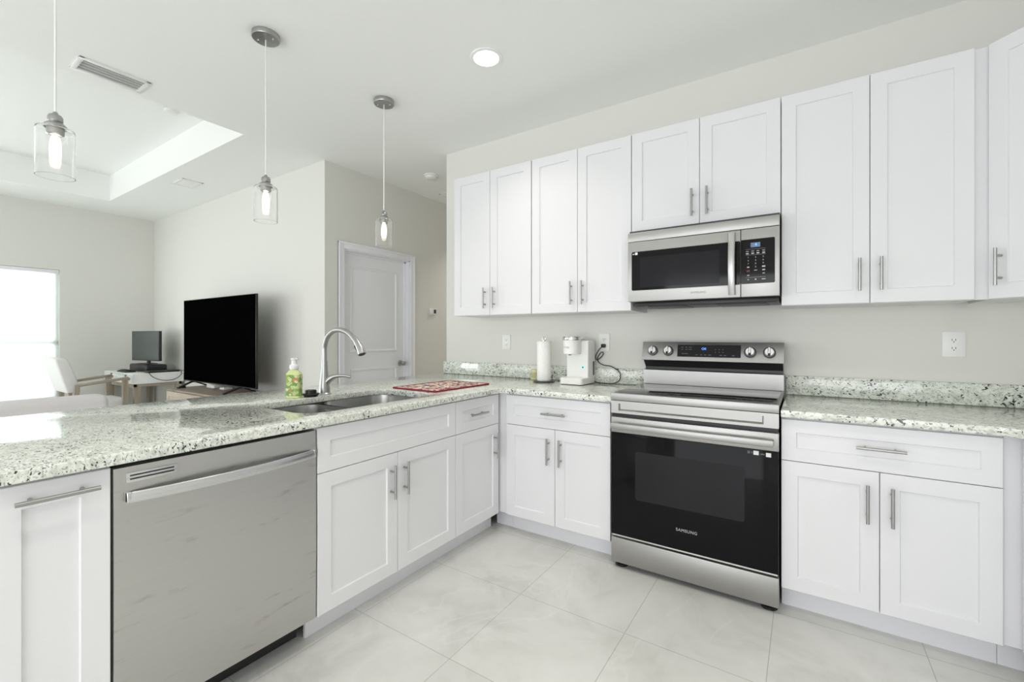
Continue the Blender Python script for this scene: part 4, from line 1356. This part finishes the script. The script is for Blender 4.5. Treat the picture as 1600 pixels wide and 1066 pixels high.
# armchair at the desk
ch = thing('desk_armchair', 'white upholstered armchair with weathered wood arms drawn up to the desk', 'armchair', (-5.185, -1.35, 0))
A0, A1 = -5.49, -4.88
def chair_back():
    mb = MB()
    rings = []
    for (yb, yf, z, i) in ((-1.590, -1.480, 0.615, 0.012), (-1.598, -1.482, 0.640, 0.0), (-1.640, -1.520, 0.80, 0.0), (-1.680, -1.572, 0.955, 0.0), (-1.683, -1.588, 0.980, 0.008), (-1.672, -1.610, 0.990, 0.02)):
        rings.append([(x, y, z) for x, y in rrect(A0 + 0.04 + i, A1 - 0.045 - i, yb, yf, 0.022, 4)])
    return mb.loops(rings, True, True)


part('backrest', chair_back(), 'upholstery', ch, angle=60)
part('seat', MB().box(A0 + 0.035, A1 - 0.04, -1.52, -1.075, 0.385, 0.505, 0.03, 3), 'upholstery', ch, angle=60)
for ax in (A0 + 0.018, A1 - 0.018):
    part('arm', MB().obox((ax, -1.520, 0.688), (ax, -1.085, 0.742), 0.036, 0.030, 0.006).box(ax - 0.018, ax + 0.018, -1.14, -1.072, 0.712, 0.745, 0.008), 'wood_x', ch, 'weathered wood arm')
    part('leg', MB().loops([[(ax - w_, y - d_, z), (ax + w_, y - d_, z), (ax + w_, y + d_, z), (ax - w_, y + d_, z)] for y, z, w_, d_ in ((-1.085, 0.0, 0.013, 0.016), (-1.115, 0.45, 0.017, 0.024), (-1.115, 0.722, 0.017, 0.026))], True, True), 'wood', ch)
    part('leg', MB().loops([[(ax - w_, y - d_, z), (ax + w_, y - d_, z), (ax + w_, y + d_, z), (ax - w_, y + d_, z)] for y, z, w_, d_ in ((-1.585, 0.0, 0.013, 0.016), (-1.535, 0.42, 0.017, 0.024), (-1.515, 0.70, 0.016, 0.020))], True, True), 'wood', ch)
part('back_strut', MB().obox((A0 + 0.10, -1.545, 0.44), (A0 + 0.10, -1.560, 0.66), 0.04, 0.03, 0.004).obox((A1 - 0.11, -1.545, 0.44), (A1 - 0.11, -1.560, 0.66), 0.04, 0.03, 0.004), 'wood', ch, 'weathered wood struts')
part('seat_rail', MB().box(A0 + 0.03, A1 - 0.03, -1.535, -1.505, 0.36, 0.42, 0.004).box(A0 + 0.03, A1 - 0.03, -1.115, -1.085, 0.34, 0.40, 0.004), 'wood_x', ch)

# sofa between the peninsula and the living room
sf = thing('sofa', 'pale sofa seen from behind beyond the peninsula', 'sofa', (-3.0, -2.9, 0))
SFX, SYE, SYS = -2.52, -1.86, -3.9
part('sofa_back', MB().box(SFX - 0.20, SFX, SYS, SYE, 0.10, 0.806, 0.045, 4), 'sofa', sf, angle=60)
part('sofa_seat', MB().box(SFX - 0.95, SFX - 0.19, SYS + 0.16, SYE - 0.16, 0.10, 0.34, 0.02, 2), 'sofa', sf, angle=60)
for k in range(2):
    a = SYS + 0.165 + k * (SYE - SYS - 0.33) / 2
    part('seat_cushion', MB().box(SFX - 0.93, SFX - 0.20, a + 0.004, a + (SYE - SYS - 0.33) / 2 - 0.004, 0.34, 0.47, 0.035, 3), 'sofa', sf, angle=60)
for a, b in ((SYS - 0.004, SYS + 0.16), (SYE - 0.16, SYE + 0.004)):
    part('armrest', MB().box(SFX - 0.95, SFX - 0.10, a, b, 0.10, 0.60, 0.035, 3), 'sofa', sf, angle=60)
for lx in (SFX - 0.88, SFX - 0.07):
    for ly in (SYS + 0.09, SYE - 0.09):
        part('leg', MB().cyl((lx, ly, 0), (lx, ly, 0.11), 0.022, 12), 'wood', sf)
